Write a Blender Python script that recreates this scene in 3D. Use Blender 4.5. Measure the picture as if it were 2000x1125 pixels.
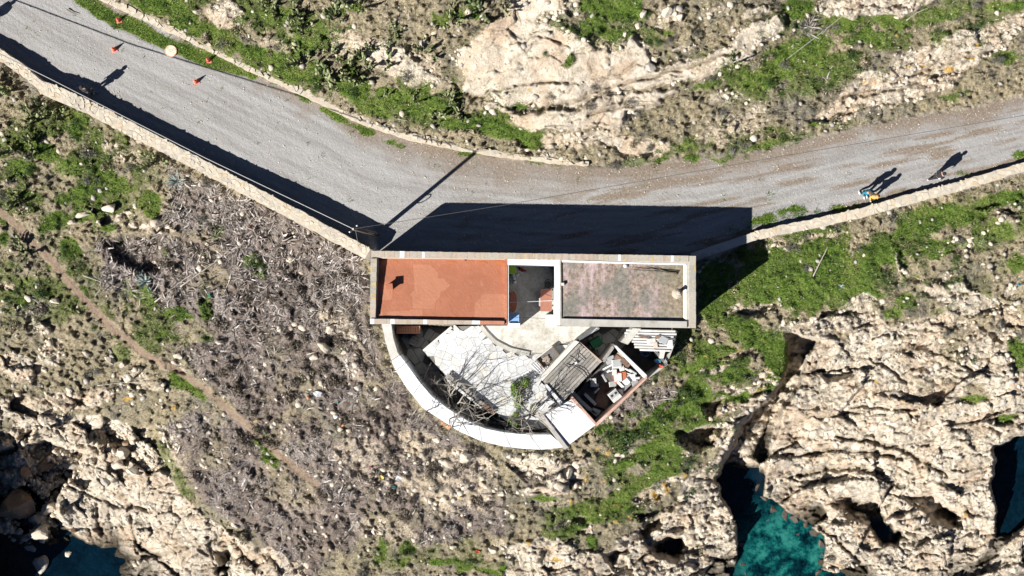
import bpy, bmesh, math, random
import numpy as np
from mathutils import Vector, Matrix

for o in list(bpy.data.objects): bpy.data.objects.remove(o, do_unlink=True)
SC = bpy.context.scene
COL = SC.collection
H = 66.0            # camera height above the road (m)
PX = 0.03           # metres per photo pixel at road level
R = math.radians

# ---------------------------------------------------------------- camera
cam_d = bpy.data.cameras.new('camera')
cam_d.sensor_width = 36.0
cam_d.lens = 36.0 * (H / PX) / 2000.0
cam_d.clip_start = 1.0; cam_d.clip_end = 3000.0
cam = bpy.data.objects.new('camera', cam_d); COL.objects.link(cam)
cam.location = (0, 0, H); cam.rotation_euler = (0, 0, 0)
SC.camera = cam
# ---------------------------------------------------------------- sky + sun
SUN_EL = R(35.5)
SDX, SDY = 0.795, 0.606            # direction shadows fall (east-north-east)
world = bpy.data.worlds.new('World'); SC.world = world; world.use_nodes = True
wn = world.node_tree
bg = wn.nodes['Background']
sky = wn.nodes.new('ShaderNodeTexSky'); sky.sky_type = 'NISHITA'; sky.sun_disc = False
sky.sun_elevation = SUN_EL
sky.sun_rotation = math.atan2(-SDX, -SDY)
sky.altitude = 2000.0; sky.air_density = 0.45; sky.dust_density = 0.0; sky.ozone_density = 4.0
wn.links.new(sky.outputs[0], bg.inputs[0]); bg.inputs[1].default_value = 0.05
sun_d = bpy.data.lights.new('sun', 'SUN'); sun_d.energy = 5.0; sun_d.angle = R(0.53); sun_d.color = (1.0, 0.97, 0.925)
sun = bpy.data.objects.new('sun', sun_d); COL.objects.link(sun)
L = Vector((SDX * math.cos(SUN_EL), SDY * math.cos(SUN_EL), -math.sin(SUN_EL)))
sun.rotation_euler = L.to_track_quat('-Z', 'Y').to_euler()
sun.location = (-30, -23, 40)
SC.view_settings.view_transform = 'Standard'; SC.view_settings.look = 'None'
SC.view_settings.exposure = 0.88; SC.view_settings.gamma = 1.0
SC.view_settings.use_curve_mapping = False
SC.cycles.diffuse_bounces = 1; SC.cycles.max_bounces = 6

# ---------------------------------------------------------------- helpers
RNG = np.random.default_rng(7)
random.seed(7)
def P(u, v, z=0.0):
    s = (H - z) / H
    return Vector(((u - 1000.0) * PX * s, (562.5 - v) * PX * s, z))
def tag(o, label=None, cat=None, group=None, kind=None):
    if label: o['label'] = label
    if cat: o['category'] = cat
    if group: o['group'] = group
    if kind: o['kind'] = kind
    return o
def empty(name, loc, rz=0.0):
    o = bpy.data.objects.new(name, None); COL.objects.link(o)
    o.location = loc; o.rotation_euler = (0, 0, rz); o.empty_display_size = 0.2
    return o
def link(name, me, parent=None):
    o = bpy.data.objects.new(name, me); COL.objects.link(o)
    if parent is not None: o.parent = parent
    return o
def fast_mesh(name, V, F, smooth=False):
    V = np.asarray(V, np.float32); F = np.asarray(F, np.int32)
    me = bpy.data.meshes.new(name); n = F.shape[1]
    me.vertices.add(len(V)); me.vertices.foreach_set('co', V.ravel())
    me.loops.add(F.size); me.loops.foreach_set('vertex_index', F.ravel())
    me.polygons.add(len(F)); me.polygons.foreach_set('loop_start', np.arange(0, F.size, n, dtype=np.int32))
    try: me.polygons.foreach_set('loop_total', np.full(len(F), n, np.int32))
    except Exception: pass
    me.update(calc_edges=True)
    if smooth: me.polygons.foreach_set('use_smooth', np.ones(len(F), bool))
    return me
def point_attr(me, name, arr):
    a = me.attributes.new(name, 'FLOAT', 'POINT'); a.data.foreach_set('value', np.asarray(arr, np.float32).ravel())

class MB:
    """collects faces, builds ONE mesh object; coordinates relative to an origin"""
    def __init__(s, org=(0, 0, 0)): s.v = []; s.f = []; s.o = Vector(org); s.m = []; s.mi = 0
    def face(s, pts):
        i = len(s.v); s.v += [tuple(Vector(p) - s.o) for p in pts]; s.f.append(tuple(range(i, i + len(pts)))); s.m.append(s.mi)
    def hull(s, bot, top):
        n = len(bot); i = len(s.v)
        s.v += [tuple(Vector(p) - s.o) for p in bot] + [tuple(Vector(p) - s.o) for p in top]
        s.f.append(tuple(range(i + n - 1, i - 1, -1))); s.f.append(tuple(range(i + n, i + 2 * n)))
        for k in range(n):
            j = (k + 1) % n; s.f.append((i + k, i + j, i + n + j, i + n + k))
        s.m += [s.mi] * (n + 2)
    def prism(s, poly, z0, z1):
        a = sum(poly[i][0] * poly[(i + 1) % len(poly)][1] - poly[(i + 1) % len(poly)][0] * poly[i][1] for i in range(len(poly)))
        if a < 0: poly = poly[::-1]
        s.hull([(p[0], p[1], z0) for p in poly], [(p[0], p[1], z1) for p in poly])
    def box(s, c, size, rz=0.0, tilt=None):
        M = Matrix.Translation(Vector(c)) @ Matrix.Rotation(rz, 4, 'Z')
        if tilt: M = M @ Matrix.Rotation(tilt[0], 4, 'X') @ Matrix.Rotation(tilt[1], 4, 'Y')
        x, y, z = [d / 2 for d in size]
        q = [(-x, -y), (x, -y), (x, y), (-x, y)]
        s.hull([M @ Vector((a, b, -z)) for a, b in q], [M @ Vector((a, b, z)) for a, b in q])
    def tube(s, pts, rad, n=6, cap=True):
        pts = [Vector(p) for p in pts]
        if not isinstance(rad, (list, tuple)): rad = [rad] * len(pts)
        i0 = len(s.v); N = len(pts)
        for k, p in enumerate(pts):
            d = (pts[min(k + 1, N - 1)] - pts[max(k - 1, 0)])
            if d.length < 1e-6: d = Vector((0, 0, 1))
            d.normalize(); a = d.cross(Vector((0, 0, 1)))
            if a.length < 1e-3: a = Vector((1, 0, 0))
            a.normalize(); b = d.cross(a)
            for j in range(n):
                t = 2 * math.pi * j / n
                s.v.append(tuple(p + a * (rad[k] * math.cos(t)) + b * (rad[k] * math.sin(t)) - s.o))
        for k in range(N - 1):
            for j in range(n):
                j2 = (j + 1) % n
                s.f.append((i0 + k * n + j, i0 + k * n + j2, i0 + (k + 1) * n + j2, i0 + (k + 1) * n + j)); s.m.append(s.mi)
        if cap:
            s.f.append(tuple(i0 + j for j in range(n))[::-1]); s.f.append(tuple(i0 + (N - 1) * n + j for j in range(n))); s.m += [s.mi] * 2
    def mesh(s, name, mats, smooth=False):
        me = bpy.data.meshes.new(name); me.from_pydata(s.v, [], s.f)
        for m in (mats if isinstance(mats, (list, tuple)) else [mats]): me.materials.append(m)
        me.polygons.foreach_set('material_index', s.m)
        if smooth: me.polygons.foreach_set('use_smooth', [True] * len(s.f))
        me.update(); return me
    def build(s, name, mats, parent=None, smooth=False, bevel=0.0):
        o = link(name, s.mesh(name, mats, smooth), parent)
        if parent is None: o.location = s.o
        if bevel:
            b = o.modifiers.new('bevel', 'BEVEL'); b.width = bevel; b.segments = 2; b.limit_method = 'ANGLE'
        return o

# ---------------------------------------------------------------- materials
def nmat(name):
    m = bpy.data.materials.new(name); m.use_nodes = True
    nt = m.node_tree; return m, nt, nt.nodes['Principled BSDF']
def N(nt, t, **kw):
    n = nt.nodes.new(t)
    for k, v in kw.items(): setattr(n, k, v)
    return n
def noise(nt, scale, detail=4.0, rough=0.6, vec=None, dist=0.0):
    n = N(nt, 'ShaderNodeTexNoise'); n.inputs['Scale'].default_value = scale; n.inputs['Detail'].default_value = detail
    n.inputs['Roughness'].default_value = rough; n.inputs['Distortion'].default_value = dist
    if vec is not None: nt.links.new(vec, n.inputs['Vector'])
    return n.outputs['Fac']
def ramp(nt, fac, stops, interp='LINEAR'):
    r = N(nt, 'ShaderNodeValToRGB'); r.color_ramp.interpolation = interp
    el = r.color_ramp.elements
    while len(el) > 1: el.remove(el[0])
    for i, (p, c) in enumerate(stops):
        e = el[0] if i == 0 else el.new(p)
        e.position = p; e.color = (*c, 1) if len(c) == 3 else c
    nt.links.new(fac, r.inputs['Fac']); return r.outputs['Color']
def mixc(nt, fac, a, b, mode='MIX'):
    m = N(nt, 'ShaderNodeMix', data_type='RGBA', blend_type=mode)
    for sock, val in ((m.inputs['Factor'], fac), (m.inputs['A'] if False else m.inputs[6], a), (m.inputs[7], b)):
        if hasattr(val, 'is_output') or hasattr(val, 'links'): nt.links.new(val, sock)
        elif isinstance(val, (int, float)): sock.default_value = val
        else: sock.default_value = (*val, 1) if len(val) == 3 else val
    return m.outputs[2]
def math_(nt, op, a, b=None, c=None, clamp=False):
    m = N(nt, 'ShaderNodeMath', operation=op); m.use_clamp = clamp
    for i, val in enumerate((a, b, c)):
        if val is None: continue
        if hasattr(val, 'links'): nt.links.new(val, m.inputs[i])
        else: m.inputs[i].default_value = val
    return m.outputs[0]
def attr(nt, name):
    return N(nt, 'ShaderNodeAttribute', attribute_name=name).outputs['Fac']
def bump(nt, bsdf, h, strength=0.4, dist=0.05):
    b = N(nt, 'ShaderNodeBump'); b.inputs['Strength'].default_value = strength; b.inputs['Distance'].default_value = dist
    nt.links.new(h, b.inputs['Height']); nt.links.new(b.outputs[0], bsdf.inputs['Normal'])
def wpos(nt): return N(nt, 'ShaderNodeNewGeometry').outputs['Position']
def plain(name, col, col2=None, rough=0.8, scale=6.0, contrast=0.25, bmp=0.3, dist=0.02, metal=0.0, dirt=None):
    """weathered surface: two tones mixed by noise, optional dirt blotches, fine relief"""
    m, nt, b = nmat(name); p = wpos(nt)
    col2 = col2 or tuple(c * 0.72 for c in col)
    n1 = noise(nt, scale, 6, 0.65, p)
    c = ramp(nt, n1, [(0.5 - contrast, col2), (0.5 + contrast, col)])
    if dirt:
        n2 = noise(nt, scale * 0.35, 5, 0.7, p, 0.6)
        f = ramp(nt, n2, [(0.52, (0, 0, 0)), (0.68, (1, 1, 1))])
        c = mixc(nt, f, c, dirt)
    nt.links.new(c, b.inputs['Base Color']); b.inputs['Roughness'].default_value = rough; b.inputs['Metallic'].default_value = metal
    bump(nt, b, noise(nt, scale * 5, 5, 0.7, p), bmp, dist)
    return m

# ---------------------------------------------------------------- numpy noise
def _h(ix, iy, seed):
    n = (ix.astype(np.int64) * 374761393 + iy.astype(np.int64) * 668265263 + seed * 974634777) & 0xFFFFFFFF
    n = ((n ^ (n >> 13)) * 1274126177) & 0xFFFFFFFF
    n = ((n ^ (n >> 16)) * 2246822519) & 0xFFFFFFFF
    return ((n ^ (n >> 15)) & 0xFFFFFF).astype(np.float32) / 16777215.0
def vnoise(x, y, seed):
    ix = np.floor(x).astype(np.int64); iy = np.floor(y).astype(np.int64)
    fx = (x - ix).astype(np.float32); fy = (y - iy).astype(np.float32)
    sx = fx * fx * fx * (fx * (fx * 6 - 15) + 10); sy = fy * fy * fy * (fy * (fy * 6 - 15) + 10)
    a = _h(ix, iy, seed); b = _h(ix + 1, iy, seed); c = _h(ix, iy + 1, seed); d = _h(ix + 1, iy + 1, seed)
    return (a + (b - a) * sx) * (1 - sy) + (c + (d - c) * sx) * sy
def fbm(x, y, seed, octv=4, gain=0.5):
    t = 0; a = 1.0; tot = 0
    for k in range(octv):
        t = t + a * vnoise(x * 2 ** k + 13.7 * k, y * 2 ** k - 7.1 * k, seed + k); tot += a; a *= gain
    return t / tot
def worley(x, y, seed):
    ix = np.floor(x).astype(np.int64); iy = np.floor(y).astype(np.int64)
    f1 = np.full(x.shape, 9.0, np.float32); f2 = f1.copy(); vx = np.zeros_like(f1); vy = vx.copy(); cx = vx.astype(np.int64); cy = cx.copy()
    for a in (-1, 0, 1):
        for b in (-1, 0, 1):
            gx = ix + a; gy = iy + b
            dx = (x - (gx + _h(gx, gy, seed))).astype(np.float32); dy = (y - (gy + _h(gx, gy, seed + 1))).astype(np.float32)
            d = np.sqrt(dx * dx + dy * dy); new = d < f1
            f2 = np.where(new, f1, np.minimum(f2, d)); f1 = np.where(new, d, f1)
            vx = np.where(new, dx, vx); vy = np.where(new, dy, vy); cx = np.where(new, gx, cx); cy = np.where(new, gy, cy)
    return f1, f2, vx, vy, cx, cy
def sstep(e0, e1, x):
    t = np.clip((x - e0) / (e1 - e0), 0, 1); return t * t * (3 - 2 * t)
def facets(u, v, size, ang, aspect, seed, tilt=0.9, crease=.35):
    """blocky broken-rock relief: every cell a tilted plane at its own height, creases between"""
    c, s = math.cos(ang), math.sin(ang)
    x = (u * c + v * s) / (size * aspect); y = (-u * s + v * c) / size
    f1, f2, vx, vy, cx, cy = worley(x, y, seed)
    h = _h(cx, cy, seed + 5) + tilt * ((_h(cx, cy, seed + 6) - 0.5) * vx + (_h(cx, cy, seed + 7) - 0.5) * vy) * 2
    return h - crease * (1 - sstep(0.0, 0.12, f2 - f1))
# ================================================================ terrain
def axis(a, b, step, far, n=22):
    inner = np.arange(a, b + step, step); g = np.geomspace(step, far, n).cumsum()
    g = g / g[-1] * far
    return np.concatenate([a - g[::-1], inner, inner[-1] + g])
UA = axis(-150, 2150, 2.1, 1500); VA = axis(-115, 1240, 2.1, 1500)
U, V = np.meshgrid(UA, VA); U = U.astype(np.float32); V = V.astype(np.float32)
WX = 34 * (fbm(U / 70, V / 70, 11, 3) - 0.5) + 16 * (fbm(U / 16, V / 16, 12, 3) - 0.5)
WY = 34 * (fbm(U / 70, V / 70, 21, 3) - 0.5) + 16 * (fbm(U / 16, V / 16, 22, 3) - 0.5)
UW = U + WX; VW = V + WY
FINE = fbm(U / 9, V / 9, 31, 3)
MID = fbm(U / 45, V / 45, 41, 4)
def win(u0, u1, v0, v1):
    a = np.searchsorted(UA, u0); b = np.searchsorted(UA, u1); c = np.searchsorted(VA, v0); d = np.searchsorted(VA, v1)
    return slice(max(c - 1, 0), d + 1), slice(max(a - 1, 0), b + 1)
def sdf(poly, warp=1.0, margin=70):
    """signed distance in photo pixels, positive inside; only near the polygon"""
    xs = [p[0] for p in poly]; ys = [p[1] for p in poly]
    sl = win(min(xs) - margin, max(xs) + margin, min(ys) - margin, max(ys) + margin)
    x = U[sl] + WX[sl] * warp; y = V[sl] + WY[sl] * warp
    d = np.full(x.shape, 1e9, np.float32); ins = np.zeros(x.shape, bool)
    for i in range(len(poly)):
        ax, ay = poly[i]; bx, by = poly[(i + 1) % len(poly)]
        ex, ey = bx - ax, by - ay
        t = np.clip(((x - ax) * ex + (y - ay) * ey) / (ex * ex + ey * ey + 1e-9), 0, 1)
        d = np.minimum(d, (x - ax - t * ex) ** 2 + (y - ay - t * ey) ** 2)
        cond = ((ay > y) != (by > y)) & (x < ex * (y - ay) / (ey if ey != 0 else 1e-9) + ax)
        ins ^= cond
    d = np.sqrt(d); return sl, np.where(ins, d, -d)
def polymask(M, poly, soft=10, s=1.0, warp=1.0):
    sl, d = sdf(poly, warp); M[sl] = np.maximum(M[sl], s * sstep(-soft, soft, d))
def blobs(M, lst, s=1.0, sub=False):
    for b in lst:
        u, v, ru, rv = b[:4]; a = R(b[4]) if len(b) > 4 else 0.0; st = b[5] if len(b) > 5 else s
        m = max(ru, rv) * 1.6 + 30; sl = win(u - m, u + m, v - m, v + m)
        x = UW[sl] - u; y = VW[sl] - v; c, sn = math.cos(a), math.sin(a)
        p = (x * c - y * sn) / ru; q = (x * sn + y * c) / rv       # positive angle = rising to the right
        w = st * (1 - sstep(0.55, 1.25, np.sqrt(p * p + q * q)))
        if sub: M[sl] *= 1 - w
        else: M[sl] = np.maximum(M[sl], w)
def line(M, pts, hw, soft=4, s=1.0, warp=0.4):
    xs = [p[0] for p in pts]; ys = [p[1] for p in pts]; mg = hw + soft + 40
    sl = win(min(xs) - mg, max(xs) + mg, min(ys) - mg, max(ys) + mg)
    x = U[sl] + WX[sl] * warp; y = V[sl] + WY[sl] * warp; d = np.full(x.shape, 1e9, np.float32)
    for (ax, ay), (bx, by) in zip(pts, pts[1:]):
        ex, ey = bx - ax, by - ay
        t = np.clip(((x - ax) * ex + (y - ay) * ey) / (ex * ex + ey * ey), 0, 1)
        d = np.minimum(d, (x - ax - t * ex) ** 2 + (y - ay - t * ey) ** 2)
    M[sl] = np.maximum(M[sl], s * (1 - sstep(hw - soft, hw + soft, np.sqrt(d))))

NORTH = [(-400, -320), (-100, -165), (150, -32), (210, 0), (340, 62), (480, 130), (600, 184), (700, 234), (800, 268), (900, 290), (1000, 306), (1150, 321), (1230, 318), (1300, 312), (1400, 304), (1500, 288), (1600, 262), (1700, 241), (1800, 222), (1900, 206), (2000, 184), (2400, 100)]
SOUTH = [(-400, -130), (-100, 48), (0, 103), (90, 168), (180, 214), (300, 276), (400, 326), (500, 378), (600, 430), (722, 497), (1360, 505), (1470, 460), (1600, 434), (1750, 396), (1900, 356), (2000, 328), (2400, 215)]
vN = np.interp(UA, *zip(*NORTH))[None, :].astype(np.float32); vS = np.interp(UA, *zip(*SOUTH))[None, :].astype(np.float32)
dN = vN - V; dS = V - vS
TERR = [(740, 636), (752, 668), (764, 702), (772, 722), (793, 757), (826, 798), (860, 820), (898, 844), (940, 862), (980, 872), (1059, 878), (1104, 874), (1164, 830), (1262, 736), (1296, 716), (1322, 650), (1322, 634)]

CP = [(-150, 150, -.6), (0, 150, -.6), (100, 215, -.6), (300, 320, -.7), (450, 400, -.8), (600, 475, -.9), (700, 520, -1.0), (0, 300, -1.6), (0, 420, -2.4), (150, 420, -2.2), (300, 430, -1.6), (240, 450, -2.4), (400, 500, -2.0), (560, 560, -1.6), (700, 600, -1.4), (700, 660, -1.6),
      (0, 560, -3.6), (-150, 500, -3.4), (150, 620, -3.6), (300, 640, -3.2), (450, 640, -2.5), (600, 700, -2.4), (740, 760, -2.3), (0, 680, -4.8), (120, 740, -5.0), (300, 760, -4.5), (500, 800, -3.8), (650, 820, -3.3), (780, 840, -3.0), (900, 900, -3.2), (1000, 905, -3.3), (1090, 900, -3.2),
      (0, 800, -6.0), (200, 820, -6.2), (290, 850, -6.4), (400, 900, -5.6), (560, 920, -4.7), (720, 960, -4.3), (860, 980, -4.3), (1000, 1000, -4.6), (1100, 980, -4.6), (380, 970, -6.6), (480, 1050, -7.0), (250, 960, -8.2), (330, 1010, -8.0), (220, 1060, -9.4), (400, 1110, -8.4), (600, 1060, -6.0), (600, 1200, -8.0), (800, 1110, -6.0), (1000, 1110, -6.3), (900, 1200, -7.5),
      (1180, 860, -3.4), (1250, 800, -2.9), (1300, 730, -2.4), (1380, 660, -2.1), (1380, 560, -1.5), (1480, 510, -1.3), (1600, 465, -1.1), (1800, 410, -.9), (2000, 350, -.7), (1500, 600, -2.0), (1650, 540, -1.7), (1750, 480, -1.4), (1900, 430, -1.2), (1500, 700, -3.0), (1440, 780, -3.8), (1350, 830, -3.9), (1280, 900, -4.2), (1330, 920, -5.0), (1200, 960, -4.8), (1180, 1050, -6.0), (1260, 1010, -6.6), (1330, 980, -7.2), (1290, 1080, -7.6), (1400, 980, -8.0), (1410, 1080, -9.0), (1200, 1130, -7.6), (1380, 1160, -9.5),
      (1560, 630, -2.6), (1620, 650, -3.0), (1600, 760, -4.9), (1560, 860, -7.0), (1530, 930, -9.0), (1640, 860, -6.4), (1600, 980, -9.0), (1700, 700, -3.5), (1800, 620, -2.5), (1900, 560, -2.0), (2000, 480, -1.4), (2150, 420, -1.2), (1750, 820, -5.2), (1850, 760, -4.2), (1950, 740, -3.8), (2100, 760, -4.5), (1720, 960, -7.4), (1850, 900, -6.2), (1880, 1000, -7.8), (1700, 1090, -9.2), (1800, 1110, -9.0), (1900, 1080, -9.2), (2000, 1060, -8.5), (2000, 850, -5.8), (2050, 950, -7.4), (2000, 1180, -10), (1700, 1200, -10.5), (-150, 900, -5.5), (-150, 1010, -3.8), (-120, 1120, -4.2), (-70, 960, -5.5), (-70, 1080, -6.5), (200, 1200, -11), (1520, 740, -3.3), (1488, 780, -3.7), (1460, 810, -3.9), (1432, 850, -4.7), (1406, 890, -5.6), (2300, 900, -8)]
cp = np.array(CP, np.float64)
def rbf(points, gu, gv):
    c = points[:, :2] / 100.0; n = len(c)
    K = np.linalg.norm(c[:, None] - c[None], axis=2)
    A = np.zeros((n + 3, n + 3)); A[:n, :n] = K + np.eye(n) * 0.02; A[:n, n] = 1; A[:n, n + 1:] = c; A[n, :n] = 1; A[n + 1:, :n] = c.T
    w = np.linalg.solve(A, np.concatenate([points[:, 2], np.zeros(3)]))
    g = np.stack(np.meshgrid(gu / 100.0, gv / 100.0), -1)
    D = np.linalg.norm(g[:, :, None, :] - c[None, None], axis=3)
    return D @ w[:n] + w[n] + g @ w[n + 1:]
gu = np.arange(-200, 2260, 20.0); gv = np.arange(-160, 1300, 20.0)
ZC = rbf(cp, gu, gv)
def bil(A, u, v):
    x = np.clip((u - gu[0]) / 20.0, 0, len(gu) - 1.001); y = np.clip((v - gv[0]) / 20.0, 0, len(gv) - 1.001)
    i = x.astype(int); j = y.astype(int); fx = x - i; fy = y - j
    return (A[j, i] * (1 - fx) + A[j, i + 1] * fx) * (1 - fy) + (A[j + 1, i] * (1 - fx) + A[j + 1, i + 1] * fx) * fy
zS = bil(ZC, U + WX * 0.6, V + WY * 0.6).astype(np.float32)
SEA = -10.0

# ---------------------------------------------------------------- masks
Z0 = np.zeros_like(U)
rock = Z0.copy(); grass = Z0.copy(); brush = Z0.copy(); soil = Z0.copy(); path = Z0.copy(); lich = Z0.copy()
OUTCROP = [(890, 105), (930, 75), (985, 30), (1005, -60), (1120, -60), (1105, 40), (1150, 80), (1190, 95), (1235, 62), (1262, 90), (1280, 128), (1340, 118), (1400, 104), (1450, 66), (1520, 32), (1535, 50), (1475, 105), (1392, 148), (1300, 163), (1260, 174), (1150, 198), (1060, 206), (1012, 200), (985, 215), (955, 190), (905, 170)]
for poly, s in ((OUTCROP, 1), ([(945, 200), (1000, 220), (1060, 214), (1160, 202), (1240, 182), (1340, 170), (1290, 212), (1230, 235), (1195, 256), (1100, 255), (1040, 255), (1000, 240)], 1),
                ([(1130, 265), (1210, 255), (1270, 270), (1285, 292), (1220, 300)], .85), ([(690, 60), (720, 80), (790, 92), (845, 150), (872, 172), (810, 170), (780, 145), (700, 120), (640, 102), (650, 80)], .8),
                ([(1590, 22), (1640, 0), (1700, -40), (1860, -40), (1830, 8), (1760, 25), (1680, 36), (1615, 48)], .95),
                ([(1570, 235), (1640, 172), (1700, 135), (1780, 92), (1860, 62), (1950, 32), (2180, -20), (2180, 20), (1975, 62), (1950, 92), (1895, 132), (1835, 178), (1780, 202), (1700, 217), (1600, 247)], .72),
                ([(1745, 480), (1768, 532), (1800, 548), (1860, 552), (1930, 580), (1990, 600), (1930, 625), (1870, 618), (1800, 565), (1755, 530)], .85),
                ([(1555, 628), (1600, 604), (1700, 592), (1750, 640), (1850, 600), (1900, 640), (2180, 700), (2180, 1300), (1590, 1300), (1600, 1060), (1530, 1005), (1485, 965), (1478, 890), (1500, 800), (1545, 700)], .88),
                ([(1060, 1150), (1130, 1090), (1200, 1080), (1255, 1030), (1300, 985), (1345, 940), (1400, 900), (1440, 820), (1490, 770), (1470, 840), (1430, 900), (1412, 940), (1430, 1010), (1450, 1060), (1440, 1300), (1060, 1300)], .95),
                ([(-160, 850), (0, 842), (70, 802), (200, 822), (285, 852), (310, 915), (375, 980), (440, 1040), (500, 1060), (520, 1300), (-160, 1300)], 1),
                ([(1000, 1062), (1060, 1050), (1120, 1060), (1150, 1300), (960, 1300), (985, 1110)], .75), ([(420, 1080), (480, 1060), (560, 1080), (600, 1110), (600, 1300), (420, 1300)], .7)):
    polymask(rock, poly, 9, s)
blobs(rock, [(440, 18, 34, 34, 0, .7), (270, 270, 30, 12, -30, .5), (215, 418, 45, 9, 15, .8), (175, 405, 25, 7, 15, .7), (300, 440, 60, 9, -12, .7), (150, 780, 110, 26, 5, .72), (40, 720, 50, 30, 0, .7), (30, 800, 60, 25, 0, .8), (280, 745, 60, 18, -20, .55), (330, 715, 40, 12, -20, .6), (100, 690, 40, 30, 0, .55), (60, 640, 30, 12, -30, .6), (10, 560, 16, 12, 0, .7),
             (1040, 905, 60, 28, 0, .7), (1100, 935, 50, 30, 10, .85), (1060, 960, 60, 16, 0, .75), (1030, 900, 14, 22, 0, .8), (1140, 905, 22, 14, 0, .7), (1220, 885, 30, 10, 15, .6), (1270, 960, 50, 16, 25, .75), (1310, 945, 36, 12, 15, .7), (1110, 1025, 30, 10, 10, .6), (1140, 1045, 24, 9, 15, .7), (930, 895, 40, 12, -15, .55), (900, 890, 20, 10, 0, .6),
             (1470, 605, 60, 11, 12, .85), (1430, 610, 30, 12, 20, .8), (1440, 690, 45, 8, 18, .75), (1400, 720, 40, 9, 18, .65), (1490, 730, 34, 9, 10, .75), (1500, 745, 36, 7, 8, .6), (1450, 765, 55, 8, 5, .7), (1480, 790, 50, 14, 20, .8), (1540, 640, 40, 9, 25, .7), (1680, 590, 50, 8, 12, .6), (1970, 430, 30, 18, 0, .45), (1930, 400, 25, 12, 0, .4), (1880, 480, 60, 24, 0, .4), (1980, 560, 20, 30, 0, .5), (1970, 640, 40, 40, 0, .6), (1850, 540, 40, 10, 10, .5),
             (1310, 20, 30, 14, 20, .6), (1290, 45, 18, 12, 0, .7), (1345, 88, 30, 7, 8, .6), (1430, 55, 26, 8, 20, .6), (1480, 30, 40, 9, 20, .6), (1500, 60, 30, 10, 20, .55), (1400, 20, 40, 12, 15, .45), (1420, 195, 60, 14, 10, .5), (1470, 215, 14, 30, -30, .6), (1050, 300, 70, 7, -4, .55), (1150, 268, 40, 12, 0, .7), (880, 165, 18, 14, 0, .7), (1130, 10, 20, 20, 0, .55),
             (700, 950, 16, 8, 0, .4), (960, 960, 20, 20, 0, .5), (980, 1060, 20, 14, 0, .5), (730, 1040, 18, 7, 0, .5), (520, 1085, 40, 16, -20, .7), (510, 945, 24, 9, -20, .7), (330, 860, 30, 20, -30, .5), (450, 930, 10, 10, 0, .4)])
polymask(rock, [(1542, 656), (1604, 658), (1580, 690), (1566, 756), (1534, 800), (1502, 868), (1490, 960), (1400, 940), (1424, 896), (1456, 852), (1500, 778), (1530, 738), (1538, 694)], 6, .95)
blobs(rock, [(1375, 865, 44, 30, 25, .8), (1410, 798, 34, 20, 15, .8), (1430, 840, 40, 16, 35, .9), (1470, 800, 30, 10, 30, .9)])
blobs(rock, [(1110, 110, 12, 14, 0, 1), (1095, 40, 40, 20, 0, .7), (1205, 70, 14, 30, 20, .8), (1900, 780, 44, 15, 8, .9), (1905, 760, 26, 12, 0, .6), (1970, 815, 30, 12, 20, .9), (1760, 615, 34, 18, 0, .8), (1870, 660, 34, 26, 0, .5), (1860, 690, 36, 22, 0, .5), (1990, 700, 24, 40, 0, .7), (1530, 690, 20, 20, 0, .0), (1640, 650, 30, 12, 0, .5), (1760, 660, 26, 12, 0, .5), (1780, 700, 40, 16, 0, .4), (1800, 760, 20, 14, 0, .4)], sub=True)
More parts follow.
